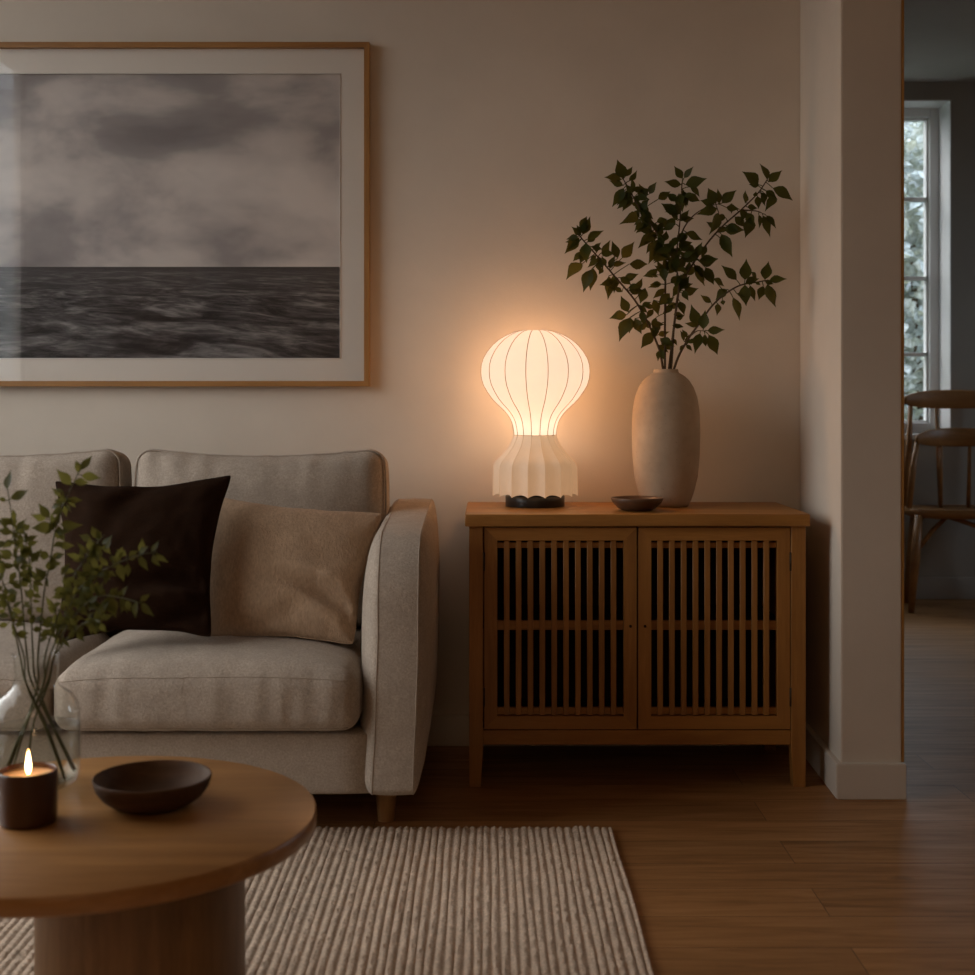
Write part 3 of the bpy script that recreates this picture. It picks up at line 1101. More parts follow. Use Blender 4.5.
def branch_set(name, stems, leaves, fill, Yc, dep, stem_r, leafm, stemm, lw, labels, cat, group, px2w, seed, cont):
    """stems: list of list of polylines (px); leaves: (bx,by,tx,ty) px. Each stem list is one branch."""
    rr = random.Random(seed)
    objs = []
    samples = []
    for bi, polys in enumerate(stems):
        paths = []
        for pi, poly in enumerate(polys):
            pts = []
            n = len(poly)
            for k, (x, y) in enumerate(poly):
                fx = k / max(1, n - 1)
                Y = Yc + dep[bi] * (fx if pi == 0 else 0.5 + 0.4 * fx) ** 1.2
                pts.append(P(x, y, Y))
            if pi == 0:
                pts = list(cont[bi]) + pts
            sp_ = smooth_path(pts, 6)
            paths.append(sp_)
            start = 6 * len(cont[bi]) if pi == 0 else 0
            for q in sp_[start:]:
                samples.append((bi, q))
        objs.append(paths)
    geo = [([], []) for _ in stems]

    def nearest(pxy):
        best = None
        for bi, q in samples:
            sx = 487.5 + q.x * F / q.y
            sy = HORIZON - (q.z - CAMH) * F / q.y
            d = (sx - pxy[0]) ** 2 + (sy - pxy[1]) ** 2
            if best is None or d < best[0]:
                best = (d, bi, q)
        return best

    def add(bx, by, tx, ty, w=None):
        d, bi, q = nearest((bx, by))
        yb = q.y + rr.uniform(-.012, .012)
        base = P(bx, by, yb)
        L = math.hypot(tx - bx, ty - by)
        tip = P(tx, ty, yb + rr.uniform(-.5, .5) * L * yb / F)
        vs, fs = geo[bi]
        wd = (w or rr.uniform(*lw)) * max(L, 9) * yb / F
        nrm = Vector((rr.uniform(-.7, .7), -1, rr.uniform(-.3, .7)))
        leaf_geo(vs, fs, base, tip, wd, nrm, rr.uniform(-.1, .16), rr.uniform(.1, .4))
        if (base - q).length > 0.002:
            tube_geo(vs, fs, [q, (q + base) / 2 + Vector((0, 0, .001)), base], stem_r * .32, 5)

    for (bx, by, tx, ty) in leaves:
        add(bx, by, tx, ty)
    for (bi, t0, t1, n, Lm) in fill:
        path = objs[bi][0]
        lo = 6 * len(cont[bi])
        for k in range(n):
            i = int(lo + (len(path) - 1 - lo) * rr.uniform(t0, t1))
            q = path[i]
            sx = 487.5 + q.x * F / q.y
            sy = HORIZON - (q.z - CAMH) * F / q.y
            a = rr.uniform(0, 2 * PI)
            L = Lm * rr.uniform(.7, 1.15)
            o_ = rr.uniform(1, L * .55)
            bx, by = sx + o_ * math.cos(a), sy + o_ * math.sin(a)
            a2 = a + rr.uniform(-.7, .7)
            add(bx, by, bx + L * math.cos(a2), by + L * math.sin(a2))
    for bi, paths in enumerate(objs):
        b0 = paths[0][0]
        root = empty(name, b0)
        vs, fs = [], []
        for pi, path in enumerate(paths):
            n = len(path)
            r0 = stem_r * (1 if pi == 0 else .6)
            tube_geo(vs, fs, [p - b0 for p in path], [r0 * (1 - .62 * i / (n - 1)) for i in range(n)], 8)
        link_mesh('stem', vs, fs, stemm, root)
        gv, gf = geo[bi]
        if gv:
            link_mesh('foliage', [Vector(v) - b0 for v in gv], gf, leafm, root)
        tag(root, labels[bi], cat, group)


def z(ox, oy, s, *q):
    return tuple((ox if i % 2 == 0 else oy) + v / s for i, v in enumerate(q))


L4 = lambda *q: z(560, 150, 7.5, *q)
L5 = lambda *q: z(680, 150, 7.5, *q)
L6 = lambda *q: z(560, 260, 7.5, *q)
L7 = lambda *q: z(670, 240, 7.5, *q)
big_leaves = [L4(*q) for q in (
    (475, 215, 428, 70), (490, 200, 545, 122), (460, 220, 330, 205), (480, 285, 388, 430), (530, 325, 468, 462), (650, 350, 590, 250), (670, 330, 725, 238),
    (590, 480, 440, 560), (735, 370, 830, 310), (650, 550, 590, 610), (680, 620, 582, 740), (745, 670, 662, 860), (150, 630, 125, 560), (170, 635, 228, 495),
    (205, 670, 330, 603), (145, 655, 33, 780), (165, 760, 95, 838), (190, 700, 200, 850), (275, 770, 272, 703), (320, 800, 380, 672), (435, 810, 390, 680),
    (465, 810, 560, 685), (520, 855, 660, 855), (170, 850, 45, 975), (270, 790, 220, 830), (545, 320, 540, 275), (560, 400, 600, 330), (535, 400, 590, 420))]
big_leaves += [L6(*q) for q in (
    (235, 70, 175, 245), (250, 60, 225, 235), (365, 120, 358, 300), (400, 110, 405, 252), (500, 410, 368, 440), (522, 432, 443, 615), (528, 432, 520, 552),
    (510, 390, 455, 265), (560, 440, 612, 557), (695, 540, 605, 665), (785, 215, 695, 290), (685, 110, 740, 130), (870, 440, 935, 415), (865, 500, 930, 503),
    (835, 590, 880, 645), (640, 210, 600, 330), (700, 370, 640, 450), (750, 480, 700, 560), (800, 330, 860, 275), (800, 350, 920, 335), (320, 60, 290, 110), (520, 230, 640, 240),
    (450, 130, 540, 190), (700, 300, 740, 420), (720, 430, 690, 520))]
big_leaves += [L5(*q) for q in (
    (20, 215, -45, 118), (30, 210, 102, 122), (40, 260, 205, 212), (10, 260, -120, 235), (75, 275, 148, 358), (270, 405, 210, 283), (295, 400, 282, 288), (315, 400, 425, 300), (255, 405, 150, 378),
    (345, 430, 452, 445), (280, 440, 120, 485), (290, 470, 215, 640), (410, 500, 500, 585), (500, 470, 560, 575), (530, 500, 488, 660), (585, 268, 463, 160),
    (655, 225, 593, 98), (665, 240, 767, 152), (695, 285, 848, 382), (580, 345, 590, 445), (610, 325, 640, 425), (722, 355, 635, 465), (590, 485, 590, 592),
    (620, 490, 677, 657), (645, 490, 722, 592), (330, 590, 490, 602), (310, 630, 395, 806), (150, 835, 290, 815), (115, 870, 185, 985), (190, 880, 255, 985), (200, 735, 75, 785),
    (385, 400, 385, 480), (560, 350, 570, 310), (30, 310, 60, 420), (-10, 330, 20, 470), (20, 620, -20, 700), (50, 620, 0, 720))]
big_leaves += [L7(*q) for q in (
    (220, 150, 362, 140), (180, 190, 262, 348), (265, 205, 330, 337), (380, -10, 467, 130), (500, 300, 383, 188), (562, 300, 573, 138), (615, 240, 652, 292), (712, 298, 740, 158),
    (740, 308, 880, 292), (730, 330, 795, 507), (700, 345, 665, 452), (600, 340, 640, 462), (562, 335, 572, 497), (472, 430, 522, 607), (430, 370, 340, 455), (325, 290, 408, 350),
    (215, 640, 158, 480), (210, 640, 108, 622), (250, 670, 265, 523), (280, 680, 414, 673), (225, 700, 185, 857), (290, 710, 357, 862), (262, 705, 270, 802), (395, 450, 400, 490),
    (500, 400, 560, 430), (640, 320, 680, 340), (90, 790, 70, 830), (30, 480, 95, 488), (30, 560, 110, 567), (20, 640, 100, 655), (100, 130, 190, 80))]
b_stems = [
    [[(663, 369), (656.7, 342.7), (638, 305), (616.7, 278.7), (598, 257), (582, 238.7), (576.7, 231)]],
    [[(665, 369), (665, 313), (664.7, 260), (656.7, 233), (643, 214.7), (630, 190.7), (622, 177)]],
    [[(671, 369), (674, 326.7), (679, 286.7), (676, 262), (680, 220), (682, 183)], [(679, 242), (684, 228), (693, 216), (705, 208), (718, 204)]],
    [[(669, 369), (674, 326.7), (679.5, 286.7), (688.7, 270.7), (704.7, 246.7), (720.7, 228), (742, 209), (758, 193), (767, 180)], [(742, 210), (756, 211), (764, 214)]],
    [[(674, 369), (686, 342.7), (699, 324), (715, 302.7), (736.7, 286.7), (758, 282), (768, 280)], [(690, 336), (697, 331), (704, 331)]],
]
inside = [[Vector((vx + a, VY + b, CABTOP + .03)), Vector((vx + a * .4, VY + b * .5, CABTOP + .22))] for a, b in ((.03, -.02), (.01, .02), (-.02, -.01), (-.035, .015), (-.04, 0))]
branch_set('leafy_branch', b_stems, big_leaves,
           [(0, .15, .95, 46, 14), (1, .2, .95, 62, 15), (2, .3, 1.0, 50, 16), (3, .35, .98, 22, 14), (4, .15, .95, 10, 13)],
           VY, [-.05, .03, -.02, .04, -.06], 0.0042, LEAF_D, BARK, (.46, .62),
           ['leafy branch arching left over the lamp from the clay vase',
            'tall leafy branch leaning up and left at back of clay vase',
            'upright leafy branch at the middle of the clay vase bouquet',
            'long leafy branch reaching to the upper right from clay vase',
            'low leafy branch spreading right from the mouth of clay vase'],
           'branch', 'branches in the clay vase', None, 11, inside)

# ------------------------------------------------------------------ rug: braided ribs along Y
RX0, RX1, RY0, RY1 = -1.95, 0.304, 0.95, 3.300
PITCH = 0.0178
nx = int((RX1 - RX0) / PITCH) * 8
ny = int((RY1 - RY0) / 0.0062)
X = np.linspace(0, RX1 - RX0, nx + 1)
Yv = np.linspace(0, RY1 - RY0, ny + 1)
GX, GY = np.meshgrid(X, Yv, indexing='ij')
rib = np.floor(GX / PITCH)
ph = rng.uniform(0, 2 * PI, int(rib.max()) + 2)[rib.astype(int)]
fr = GX / PITCH - rib
prof_ = np.sqrt(np.clip(1 - (2 * fr - 1) ** 2, 0, 1))
slant = (fr - .5) * 3.4
nod = 0.5 + 0.5 * np.sin(2 * PI * GY / 0.0185 + ph + slant + 0.9 * np.sin(GY * 61 + ph * 5))
jit = rng.normal(0, 1, (nx // 8 + 2, ny // 3 + 2))
jj = jit[np.minimum((np.arange(nx + 1) // 8), nx // 8)[:, None], (np.arange(ny + 1) // 3)[None, :]]
Z = 0.004 + prof_ * (0.0045 + 0.0052 * nod + 0.0011 * jj)
wob = 0.0016 * np.sin(GY * 9 + ph * 3)
PXg = GX + wob + RX0
edge = np.minimum(np.minimum(GX, (RX1 - RX0) - GX), np.minimum(GY, (RY1 - RY0) - GY))
Z = np.where(edge <= 0, 0.0, Z)
verts = np.stack([PXg, GY + RY0 + 0.002 * np.sin(ph) * (GY > RY1 - RY0 - .01), Z + 0.0005], -1).reshape(-1, 3)
idx = np.arange((nx + 1) * (ny + 1)).reshape(nx + 1, ny + 1)
quads = np.stack([idx[:-1, :-1], idx[1:, :-1], idx[1:, 1:], idx[:-1, 1:]], -1).reshape(-1, 4)
me = bpy.data.meshes.new('rug')
me.vertices.add(len(verts))
me.vertices.foreach_set('co', verts.ravel())
me.loops.add(len(quads) * 4)
me.loops.foreach_set('vertex_index', quads.ravel())
me.polygons.add(len(quads))
me.polygons.foreach_set('loop_start', np.arange(0, len(quads) * 4, 4))
me.polygons.foreach_set('use_smooth', np.ones(len(quads), bool))
me.update(calc_edges=True)
me.materials.append(RUGM)
rug = bpy.data.objects.new('rug', me)
COL.objects.link(rug)
tag(rug, 'cream braided wool rug with raised ribs on floor under coffee table', 'rug')
RUGZ = 0.0165

# ------------------------------------------------------------------ sofa
SX = -1.03                         # middle of the sofa
sofa = empty('sofa', (SX, 3.6, 0))
tag(sofa, 'cream linen two seat sofa with curved arms standing against the wall', 'sofa')
SO = Vector((SX, 3.6, 0))


def arm(xc, mirror):
    """an inflated slab: a band bent over the front and top, pillowed sides"""
    # outline in (y, z), counter clockwise, rounded corners
    y0, y1 = 3.185, 4.03
    cors = [((y0 + .012, .113), .022), ((y1, .113), .02), ((y1 + .0, .762), .05), ((y0 + .03, .716), .165)]
    pts = []
    nc = len(cors)
    for i, ((cy, cz), r) in enumerate(cors):
        p = Vector((cy, cz))
        a = (Vector(cors[i - 1][0]) - p).normalized()
        b = (Vector(cors[(i + 1) % nc][0]) - p).normalized()
        ang = a.angle(b)
        t = r / math.tan(ang / 2)
        pa, pb = p + a * t, p + b * t
        c = p + (a + b).normalized() * (r / math.sin(ang / 2))
        va, vb = pa - c, pb - c
        tot = va.angle(vb)
        sgn = 1 if va.cross(vb) > 0 else -1
        n = 10 if r < .1 else 18
        for k in range(n + 1):
            th = sgn * tot * k / n
            pts.append(c + Vector((va.x * math.cos(th) - va.y * math.sin(th), va.x * math.sin(th) + va.y * math.cos(th))))
    # resample evenly
    dense = []
    for i in range(len(pts)):
        a, b = pts[i], pts[(i + 1) % len(pts)]
        n = max(1, int((b - a).length / 0.012))
        for k in range(n):
            dense.append(a.lerp(b, k / n))
    # the front leans: the foot of the band is set back slightly
    cen = Vector((3.55, .44))
    n = len(dense)
    vs, fs = [], []
    band = 0.048
    rings = []

    def ring(s, x):
        r = []
        for p in dense:
            q = cen.lerp(p, s)
            bulge_dir = x
            zz = (q.y - .113) / .62
            lean = 0.010 * math.sin(PI * min(1, max(0, zz)))      # arm swells at mid height
            X_ = bulge_dir + (0.012 * (zz - .5) + lean * .5) * (1)
            w_ = 0.0022 * wr((bulge_dir * 2, q.x, q.y), 9, 3.3)
            r.append(len(vs))
            vs.append(((X_ + w_) * mirror + xc - SO.x, q.x - SO.y, q.y - SO.z))
        rings.append(r)
    S = [0.02, .2, .4, .55, .68, .78, .86, .92, .955, .978, .991, .998, 1.0]
    B_in, B_out = 0.058, 0.034
    for s in S:
        ring(s, -band - B_in * max(0, 1 - s ** 2.4) ** .52)
    for t in (-.96, -.5, 0, .5, .96):
        ring(1.0 + 0.006 * (1 - t * t), band * t)
    for s in reversed(S):
        ring(s, band + B_out * max(0, 1 - s ** 2.4) ** .52)
    for A, B in zip(rings, rings[1:]):
        for i in range(n):
            j = (i + 1) % n
            fs.append((A[i], A[j], B[j], B[i]))
    fs.append(tuple(rings[0]))
    fs.append(tuple(reversed(rings[-1])))
    o = link_mesh('armrest', vs, fs, SOFA, sofa)
    bm = bmesh.new()
    bm.from_mesh(o.data)
    bmesh.ops.recalc_face_normals(bm, faces=bm.faces)
    bm.to_mesh(o.data)
    bm.free()
    # two seams where the band meets the side panels
    for x, idx_ in ((-band, len(S) - 1), (band, len(S) + 5)):
        pth = [Vector(vs[i]) for i in rings[idx_]]
        tube('seam', pth, 0.0016, SEAM, o, 6, True)
    return o


ARMX = -0.219
arm(ARMX, 1)
arm(2 * SX - ARMX, -1)
AIN = ARMX - 0.089                  # inner face of the right arm
HALF = AIN - SX                    # inner half width
# base with its front panel
softbox('base', (2 * HALF + .09, .80, .152), 0.014, SOFA, sofa, 12, loc=(0, 3.615 - SO.y, .185))
# back rest
softbox('backrest', (2 * HALF + .10, .15, .55), 0.04, SOFA, sofa, 14, loc=(0, 3.95 - SO.y, .47))
# legs
for sx in (-1, 1):
    for yy in (3.385, 3.92):
        lathe('leg', [(0, 0), (.0205, 0), (.0215, .003), (.0295, .113), (.0295, .135), (0, .135)], LEGW, sofa, 28,
              loc=(sx * (-0.253 - SX), yy - SO.y, 0.0))


def seat_deform(seed):
    def f(p, u, v, w):
        q = Vector(p)
        cu = (1 - abs(u) ** 3.2) if abs(u) < 1 else 0
        cv = (1 - abs(v) ** 4) if abs(v) < 1 else 0
        if w > 0:
            q.z += 0.050 * w * cu ** .8 * (0.35 + .65 * cv)
        # front face bellies out, with upright gathers
        if v < -0.2:
            g = min(1, (-v - .2) / .8)
            q.y -= 0.014 * g * cu * (1 - w * w * .8)
            gather = noise.noise(Vector((p.x * 26 + seed, p.z * 5, seed))) * .6 + noise.noise(Vector((p.x * 60 + seed, p.z * 9, 2.0))) * .25
            q.y += 0.0085 * g * gather * (1 - w * w * .5)
        q.z += 0.004 * wr(p, 6, seed) * max(0, w) + 0.0012 * wr(p, 30, seed)
        q.x += 0.008 * math.copysign(1, u) * cv * abs(u) ** 3 * (1 - w * w)
        return q
    return f


SEATW = HALF - .004
for i, sx in enumerate((1, -1)):
    cxx = sx * (HALF / 2 - .000)
    c = softbox('seat_cushion', (SEATW, .60, .140), 0.040, SOFA, sofa, 52, seat_deform(1.7 + i * 5), loc=(cxx + sx * .004, 3.47 - SO.y, .337))
    # welt seam along the front top edge and lower edge
    dg = seat_deform(1.7 + i * 5)
    for (zz, ww) in ((0.050, .714), (-.058, -.83)):
        pts = []
        hx, hy, hz = SEATW / 2, .30, .070
        for k in range(41):
            u = -0.94 + 1.88 * k / 40
            rz_ = abs(zz) - (hz - .040)
            yy = -(hy - .040) - math.sqrt(max(0, .040 ** 2 - max(0, rz_) ** 2))
            p = Vector((u * hx, yy, zz))
            q = dg(p, p.x / hx, p.y / hy, p.z / hz)
            q.y -= 0.0003
            pts.append(q)
        tube('seam', pts, 0.0013, SEAM, c, 6)


def back_deform(seed):
    def f(p, u, v, w):
        q = Vector(p)
        cu = max(0, 1 - abs(u) ** 4)
        cw = max(0, 1 - abs(w) ** 4)
        q.y += v * 0.055 * cu * cw
        if w > 0:
            q.z -= 0.024 * w ** 3 * (1 - u * u) - 0.006 * w
            q.x -= 0.0
        top = max(0, (w - .3) / .7)
        gather = noise.noise(Vector((p.x * 24 + seed, p.z * 4, seed)))
        q.y += 0.010 * top * gather * (1 if v < 0 else .3)
        q.z += 0.0025 * top * noise.noise(Vector((p.x * 40 + seed, 0, seed)))
        q.y += 0.004 * wr(p, 8, seed)
        q.x += 0.012 * u * (abs(u) ** 4) * cw
        return q
    return f


BW = HALF - .012
for i, sx in enumerate((1, -1)):
    cxx = sx * (HALF / 2 + .004) + (0.040 if sx > 0 else .016)
    c = softbox('back_cushion', (BW - (.036 if sx > 0 else -.012), .17, .485), 0.045, SOFA, sofa, 40, back_deform(3.1 + i * 4), loc=(cxx, 3.775 - SO.y, .668))
    c.rotation_euler = (-.12, 0, 0.0)
    bd = back_deform(3.1 + i * 4)
    hx, hy, hz = (BW - (.036 if sx > 0 else -.012)) / 2, .085, .2425
    pts = []
    # welt around the front edge of the cushion
    r = .045
    loop = []
    for k in range(25):
        loop.append((-hx + r + (2 * hx - 2 * r) * k / 24, hz - r * .16, 0))
    for k in range(1, 7):
        a = PI / 2 * (1 - k / 6)
        loop.append((hx - r + r * math.cos(a) * .95, hz - r + r * math.sin(a) * .84, 0))
    for k in range(1, 15):
        loop.append((hx - r * .05, hz - r - (2 * hz - 2 * r) * k / 14, 0))
    lp2 = [(-x, zz_, 0) for x, zz_, _ in reversed(loop[25:])]
    loop = lp2 + loop
    for (x, zz_, _) in loop:
        p = Vector((x, -hy + r * .42, zz_))
        q = bd(p, p.x / hx, p.y / hy, p.z / hz)
        pts.append(q)
    tube('seam', pts, 0.0026, SEAM, c, 6)

# ------------------------------------------------------------------ scatter cushions


def pillow(name, TL, TR, BR, BL, thick, mat, label, n=56, pinch=0.06, seed=1.0, folds=(), wrinkle=0.004, bulge_back=0.8):
    TL, TR, BR, BL = map(Vector, (TL, TR, BR, BL))
    cen = (TL + TR + BR + BL) / 4
    nrm = (TR - BL).cross(TL - BR).normalized()
    if nrm.y > 0:
        nrm = -nrm
    vs, fs = [], []

    def pos(u, v, side):
        # sides bow in between the corners
        uu = u * (1 - pinch * (1 - v * v) * abs(u) ** 2)
        vv = v * (1 - pinch * (1 - u * u) * abs(v) ** 2)
        cr_ = 1 - 0.03 * (abs(u) * abs(v)) ** 9
        uu, vv = uu * cr_, vv * cr_
        uu += 0.012 * noise.noise(Vector((seed, v * 2.3, 1.0))) * abs(u)
        vv += 0.016 * noise.noise(Vector((u * 2.6, seed, 4.0))) * abs(v)
        a, b = (uu + 1) / 2, (vv + 1) / 2
        p = (BL * (1 - a) + BR * a) * (1 - b) + (TL * (1 - a) + TR * a) * b
        t = (max(0, 1 - u ** 2) ** .48) * (max(0, 1 - v ** 2) ** .48)
        h = thick * t
        w = 0
        for (fu, fv, du, dv, amp, wid) in folds:
            ru, rv = u - fu, v - fv
            al = ru * du + rv * dv
            ac = -ru * dv + rv * du + .25 * al * al
            w += amp * math.exp(-(ac / wid) ** 2) * math.exp(-(al / .42) ** 2)
        w += wrinkle * noise.noise(Vector((u * 3.1 + seed, v * 3.1, seed))) + wrinkle * .5 * noise.noise(Vector((u * 8 + seed, v * 8, seed * 2)))
        edge = min(1, (1 - max(abs(u), abs(v))) * 7)
        return p + nrm * ((h + w * edge) * (1 if side > 0 else -bulge_back))

    idf, idb = {}, {}
    for i in range(n + 1):
        for j in range(n + 1):
            u = math.sin(PI / 2 * (-1 + 2 * i / n) * .98) / math.sin(PI / 2 * .98)
            v = math.sin(PI / 2 * (-1 + 2 * j / n) * .98) / math.sin(PI / 2 * .98)
            idf[i, j] = len(vs)
            vs.append(pos(u, v, 1) - cen)
            if i in (0, n) or j in (0, n):
                idb[i, j] = idf[i, j]
            else:
                idb[i, j] = len(vs)
                vs.append(pos(u, v, -1) - cen)
    for i in range(n):
        for j in range(n):
            fs.append((idf[i, j], idf[i + 1, j], idf[i + 1, j + 1], idf[i, j + 1]))
            fs.append((idb[i, j], idb[i, j + 1], idb[i + 1, j + 1], idb[i + 1, j]))
    root = empty(name, cen)
    link_mesh('cover', vs, fs, mat, root)
    rim = [vs[idf[i, 0]] for i in range(n)] + [vs[idf[n, j]] for j in range(n)] + [vs[idf[i, n]] for i in range(n, 0, -1)] + [vs[idf[0, j]] for j in range(n, 0, -1)]
    tube('seam', rim, 0.0028, mat, root, 6, True)
    tag(root, label, 'cushion')
    return root


pillow('throw_cushion', P(204, 494, 3.57), P(384, 513, 3.56), P(354, 645, 3.37), P(196, 638, 3.40), 0.066, BEIGE,
       'beige textured oblong cushion leaning beside the sofa arm', seed=4.0, pinch=0.085,
       folds=((.55, -.35, .75, -.35, -.036, .10), (.62, -.18, .8, -.25, .022, .12), (.75, -.75, .7, -.7, .012, .15), (.1, -.7, .7, .5, -.006, .12)))
pillow('throw_cushion', P(54, 480, 3.44), P(233, 474, 3.47), P(212, 638, 3.275), P(54, 644, 3.26), 0.066, BROWN,
       'dark brown square velvet cushion leaning on the sofa behind greenery', seed=9.0, pinch=0.14,
       wrinkle=.007,
       folds=((.62, -.38, .8, -.1, -.034, .09), (.66, -.55, .8, -.05, .020, .10), (.7, -.80, .8, .3, -.026, .09), (.0, .82, .5, .6, -.016, .10), (-.3, .8, .6, .4, .012, .12)))

# ------------------------------------------------------------------ coffee table
TX, TY, TR_ = -0.625, 2.123, 0.354
TH = 0.400
tbl = empty('coffee_table', (TX, TY, RUGZ))
tag(tbl, 'round oak coffee table on a drum pedestal standing on the rug', 'table')
tz = TH - RUGZ
lathe('tabletop', [(0, tz - .029), (TR_ - .004, tz - .029), (TR_, tz - .025), (TR_ + .0005, tz - .012), (TR_, tz - .003), (TR_ - .003, tz), (0, tz)], TABLE_T, tbl, 128)
lathe('pedestal', [(0, 0), (.158, 0), (.160, .003), (.160, tz - .0292), (0, tz - .0292)], TABLE_P, tbl, 96, loc=(0.083, 0, 0))
for o in tbl.children:
    o.data.set_sharp_from_angle(angle=math.radians(50))

# dark bowl
BY = 2.17
bk = BY / F
bowl = lathe('wooden_bowl', [(r * bk, z_ * bk) for r, z_ in ((0, 0.5), (28, 0), (31, .5), (40, 4), (49.5, 11), (55.5, 19), (57.8, 26), (58.2, 29.4), (57.5, 30.6), (56.4, 29.4), (53, 21), (46, 13), (35, 7), (18, 4.7), (0, 4.3))], BOWLW, None, 96,
             loc=((152.5 - 487.5) * BY / F, BY, TH))
tag(bowl, 'wide dark wooden bowl standing empty on the round coffee table', 'bowl')

# candle
KY = 2.085
kx = (28 - 487.5) * KY / F
candle = empty('jar_candle', (kx, KY, TH))
tag(candle, 'lit candle in a dark brown jar on the coffee table', 'candle')
lathe('jar', [(0, 0), (.038, 0), (.0415, .002), (.0435, .008), (.0440, .03), (.0440, .079), (.0432, .0815), (.0415, .0815), (.0405, .079), (.0405, .012), (0, .010)], JAR, candle, 64)
lathe('wax', [(0, .0105), (.0403, .0125), (.0403, .0735), (.038, .0725), (.02, .0705), (.006, .0695), (0, .0695)], WAX, candle, 48)
tube('wick', [(0, 0, .0695), (.0003, 0, .0735), (.001, 0, .0765)], .0009, WICK, candle, 6)
fl = lathe('flame', [(0, .0), (.0022, .0013), (.0038, .006), (.0043, .012), (.0038, .019), (.0027, .027), (.0013, .034), (0, .039)], FLAME, candle, 24, loc=(.0005, 0, .0735))

# ------------------------------------------------------------------ glass vase with greenery
GY_ = 2.285
gx = (36 - 487.5) * GY_ / F
gk = GY_ / F
gv = empty('glass_vase', (gx, GY_, TH))
tag(gv, 'clear glass bottle vase half full of water beside the candle', 'vase')
outer = [(0, .0), (.050, .0), (.060, .0025), (.0675, .009), (.0718, .022), (.0728, .045), (.0728, .105), (.0715, .125), (.067, .141), (.059, .152), (.049, .1595), (.0405, .165), (.0375, .171), (.0366, .180), (.0368, .200), (.0378, .216), (.0398, .2225)]
inner = [(.0385, .2235), (.0362, .216), (.0350, .200), (.0348, .180), (.0357, .172), (.039, .1662), (.048, .158), (.0575, .1505), (.0652, .1398), (.0697, .1245), (.0710, .105), (.0710, .045), (.0698, .024), (.0655, .013), (.055, .0085), (0, .0075)]
lathe('body', outer + inner, GLASS, gv, 96)
wat = lathe('vase_water', [(0, .0080), (.0545, .0090), (.0650, .0135), (.0693, .0243), (.0705, .045), (.0705, .1000), (.0690, .1003), (0, .1000)], WATER, None, 96, loc=(gx, GY_, TH))
tag(wat, 'clear water filling lower half of the glass vase', 'water')

G1 = lambda *q: z(0, 445, 5.417, *q)
g_leaves = [G1(*q) for q in (
    (40, 240, 60, 132), (55, 290, 155, 243), (35, 300, -15, 288), (55, 430, -15, 408), (70, 475, -15, 460), (90, 465, 145, 400), (85, 610, 170, 645), (115, 605, 175, 535), (75, 520, 35, 545),
    (70, 600, -10, 570), (425, 155, 410, 82), (440, 135, 502, 55), (440, 165, 552, 180), (385, 215, 303, 130), (400, 200, 485, 208), (360, 300, 290, 303), (370, 300, 452, 300),
    (270, 395, 208, 313), (250, 400, 163, 375), (330, 430, 452, 432), (295, 440, 168, 450), (320, 550, 405, 545), (265, 600, 203, 575), (280, 605, 352, 590),
    (820, 580, 860, 517), (760, 590, 770, 505), (760, 600, 805, 682), (830, 592, 872, 658), (845, 588, 912, 635), (645, 645, 672, 742), (570, 570, 605, 482), (500, 600, 512, 520),
    (760, 848, 812, 808), (745, 850, 735, 942), (765, 855, 837, 930), (655, 828, 692, 912), (590, 822, 628, 937), (640, 815, 672, 785), (530, 880, 548, 968), (500, 700, 560, 640),
    (430, 790, 520, 760), (420, 860, 480, 930), (330, 700, 380, 640), (240, 720, 190, 660), (130, 700, 170, 760), (110, 780, 60, 740), (30, 660, -10, 620), (170, 640, 230, 560))]
g_stems = [
    [[(27, 656), (20.5, 583), (17.5, 563), (13, 526), (7.4, 488)]],
    [[(38, 656), (44, 593), (50, 563), (55, 532), (63, 507), (70, 491), (79, 471)]],
    [[(50, 656), (74, 598), (92, 578), (118, 563), (140, 555), (157, 552)]],
    [[(54, 656), (66, 628), (83, 607), (100, 596), (122, 598), (140, 603)]],
    [[(33, 656), (31, 600), (30, 565), (26, 545), (24, 530)]],
    [[(45, 656), (60, 610), (75, 575), (90, 552), (104, 535)]],
    [[(20, 656), (8, 600), (-4, 560), (-14, 520)]],
    [[(55, 656), (75, 630), (92, 620), (100, 622)]],
    [[(24, 656), (12, 620), (2, 590), (-12, 575)]],
]
gdep = [-.03, .04, -.06, -.08, .05, .07, .02, -.1, -.05]
gin = []
for mx_, bx, by in ((27, 78, .02), (38, 4, .01), (50, 14, -.02), (54, 4, .0), (33, 70, .03), (45, -2, .03), (20, 64, .0), (55, 24, .015), (24, 74, -.03)):
    s = (bx - 36) * gk
    s = max(-.058, min(.058, s))
    gin.append([Vector((gx - s * 0 + s, GY_ + by, TH + .018)), Vector((gx + s * .38, GY_ + by * .6, TH + .10)), Vector((gx + (mx_ - 36) * gk * .62, GY_ + by * .35, TH + .172))])
branch_set('greenery_stem', g_stems, g_leaves,
           [(0, .35, .8, 22, 12), (1, .25, .8, 34, 13), (2, .12, .8, 54, 13), (3, .15, .85, 44, 13), (4, .12, 1, 48, 12), (5, .12, .95, 66, 13), (6, .2, .95, 30, 13), (7, .3, .95, 22, 12), (8, .2, .9, 24, 12)],
           GY_, gdep, 0.0021, LEAF_G, GREENSTEM, (.42, .58),
           ['green leafy stem standing tallest at far left of the glass vase',
            'tall green stem rising before dark brown cushion from glass vase',
            'green stem reaching furthest right across the brown cushion',
            'green stem drooping right just below the furthest reaching stem',
            'short upright green stem at middle of the glass vase bunch',
            'bushy green stem slanting right behind the glass vase bunch',
            'green stem leaning out at left edge of the photo',
            'lowest short green stem hanging right over the vase neck',
            'low green stem leaning left over the rim of glass vase'],
           'stem', 'greenery in the glass vase', None, 23, gin)

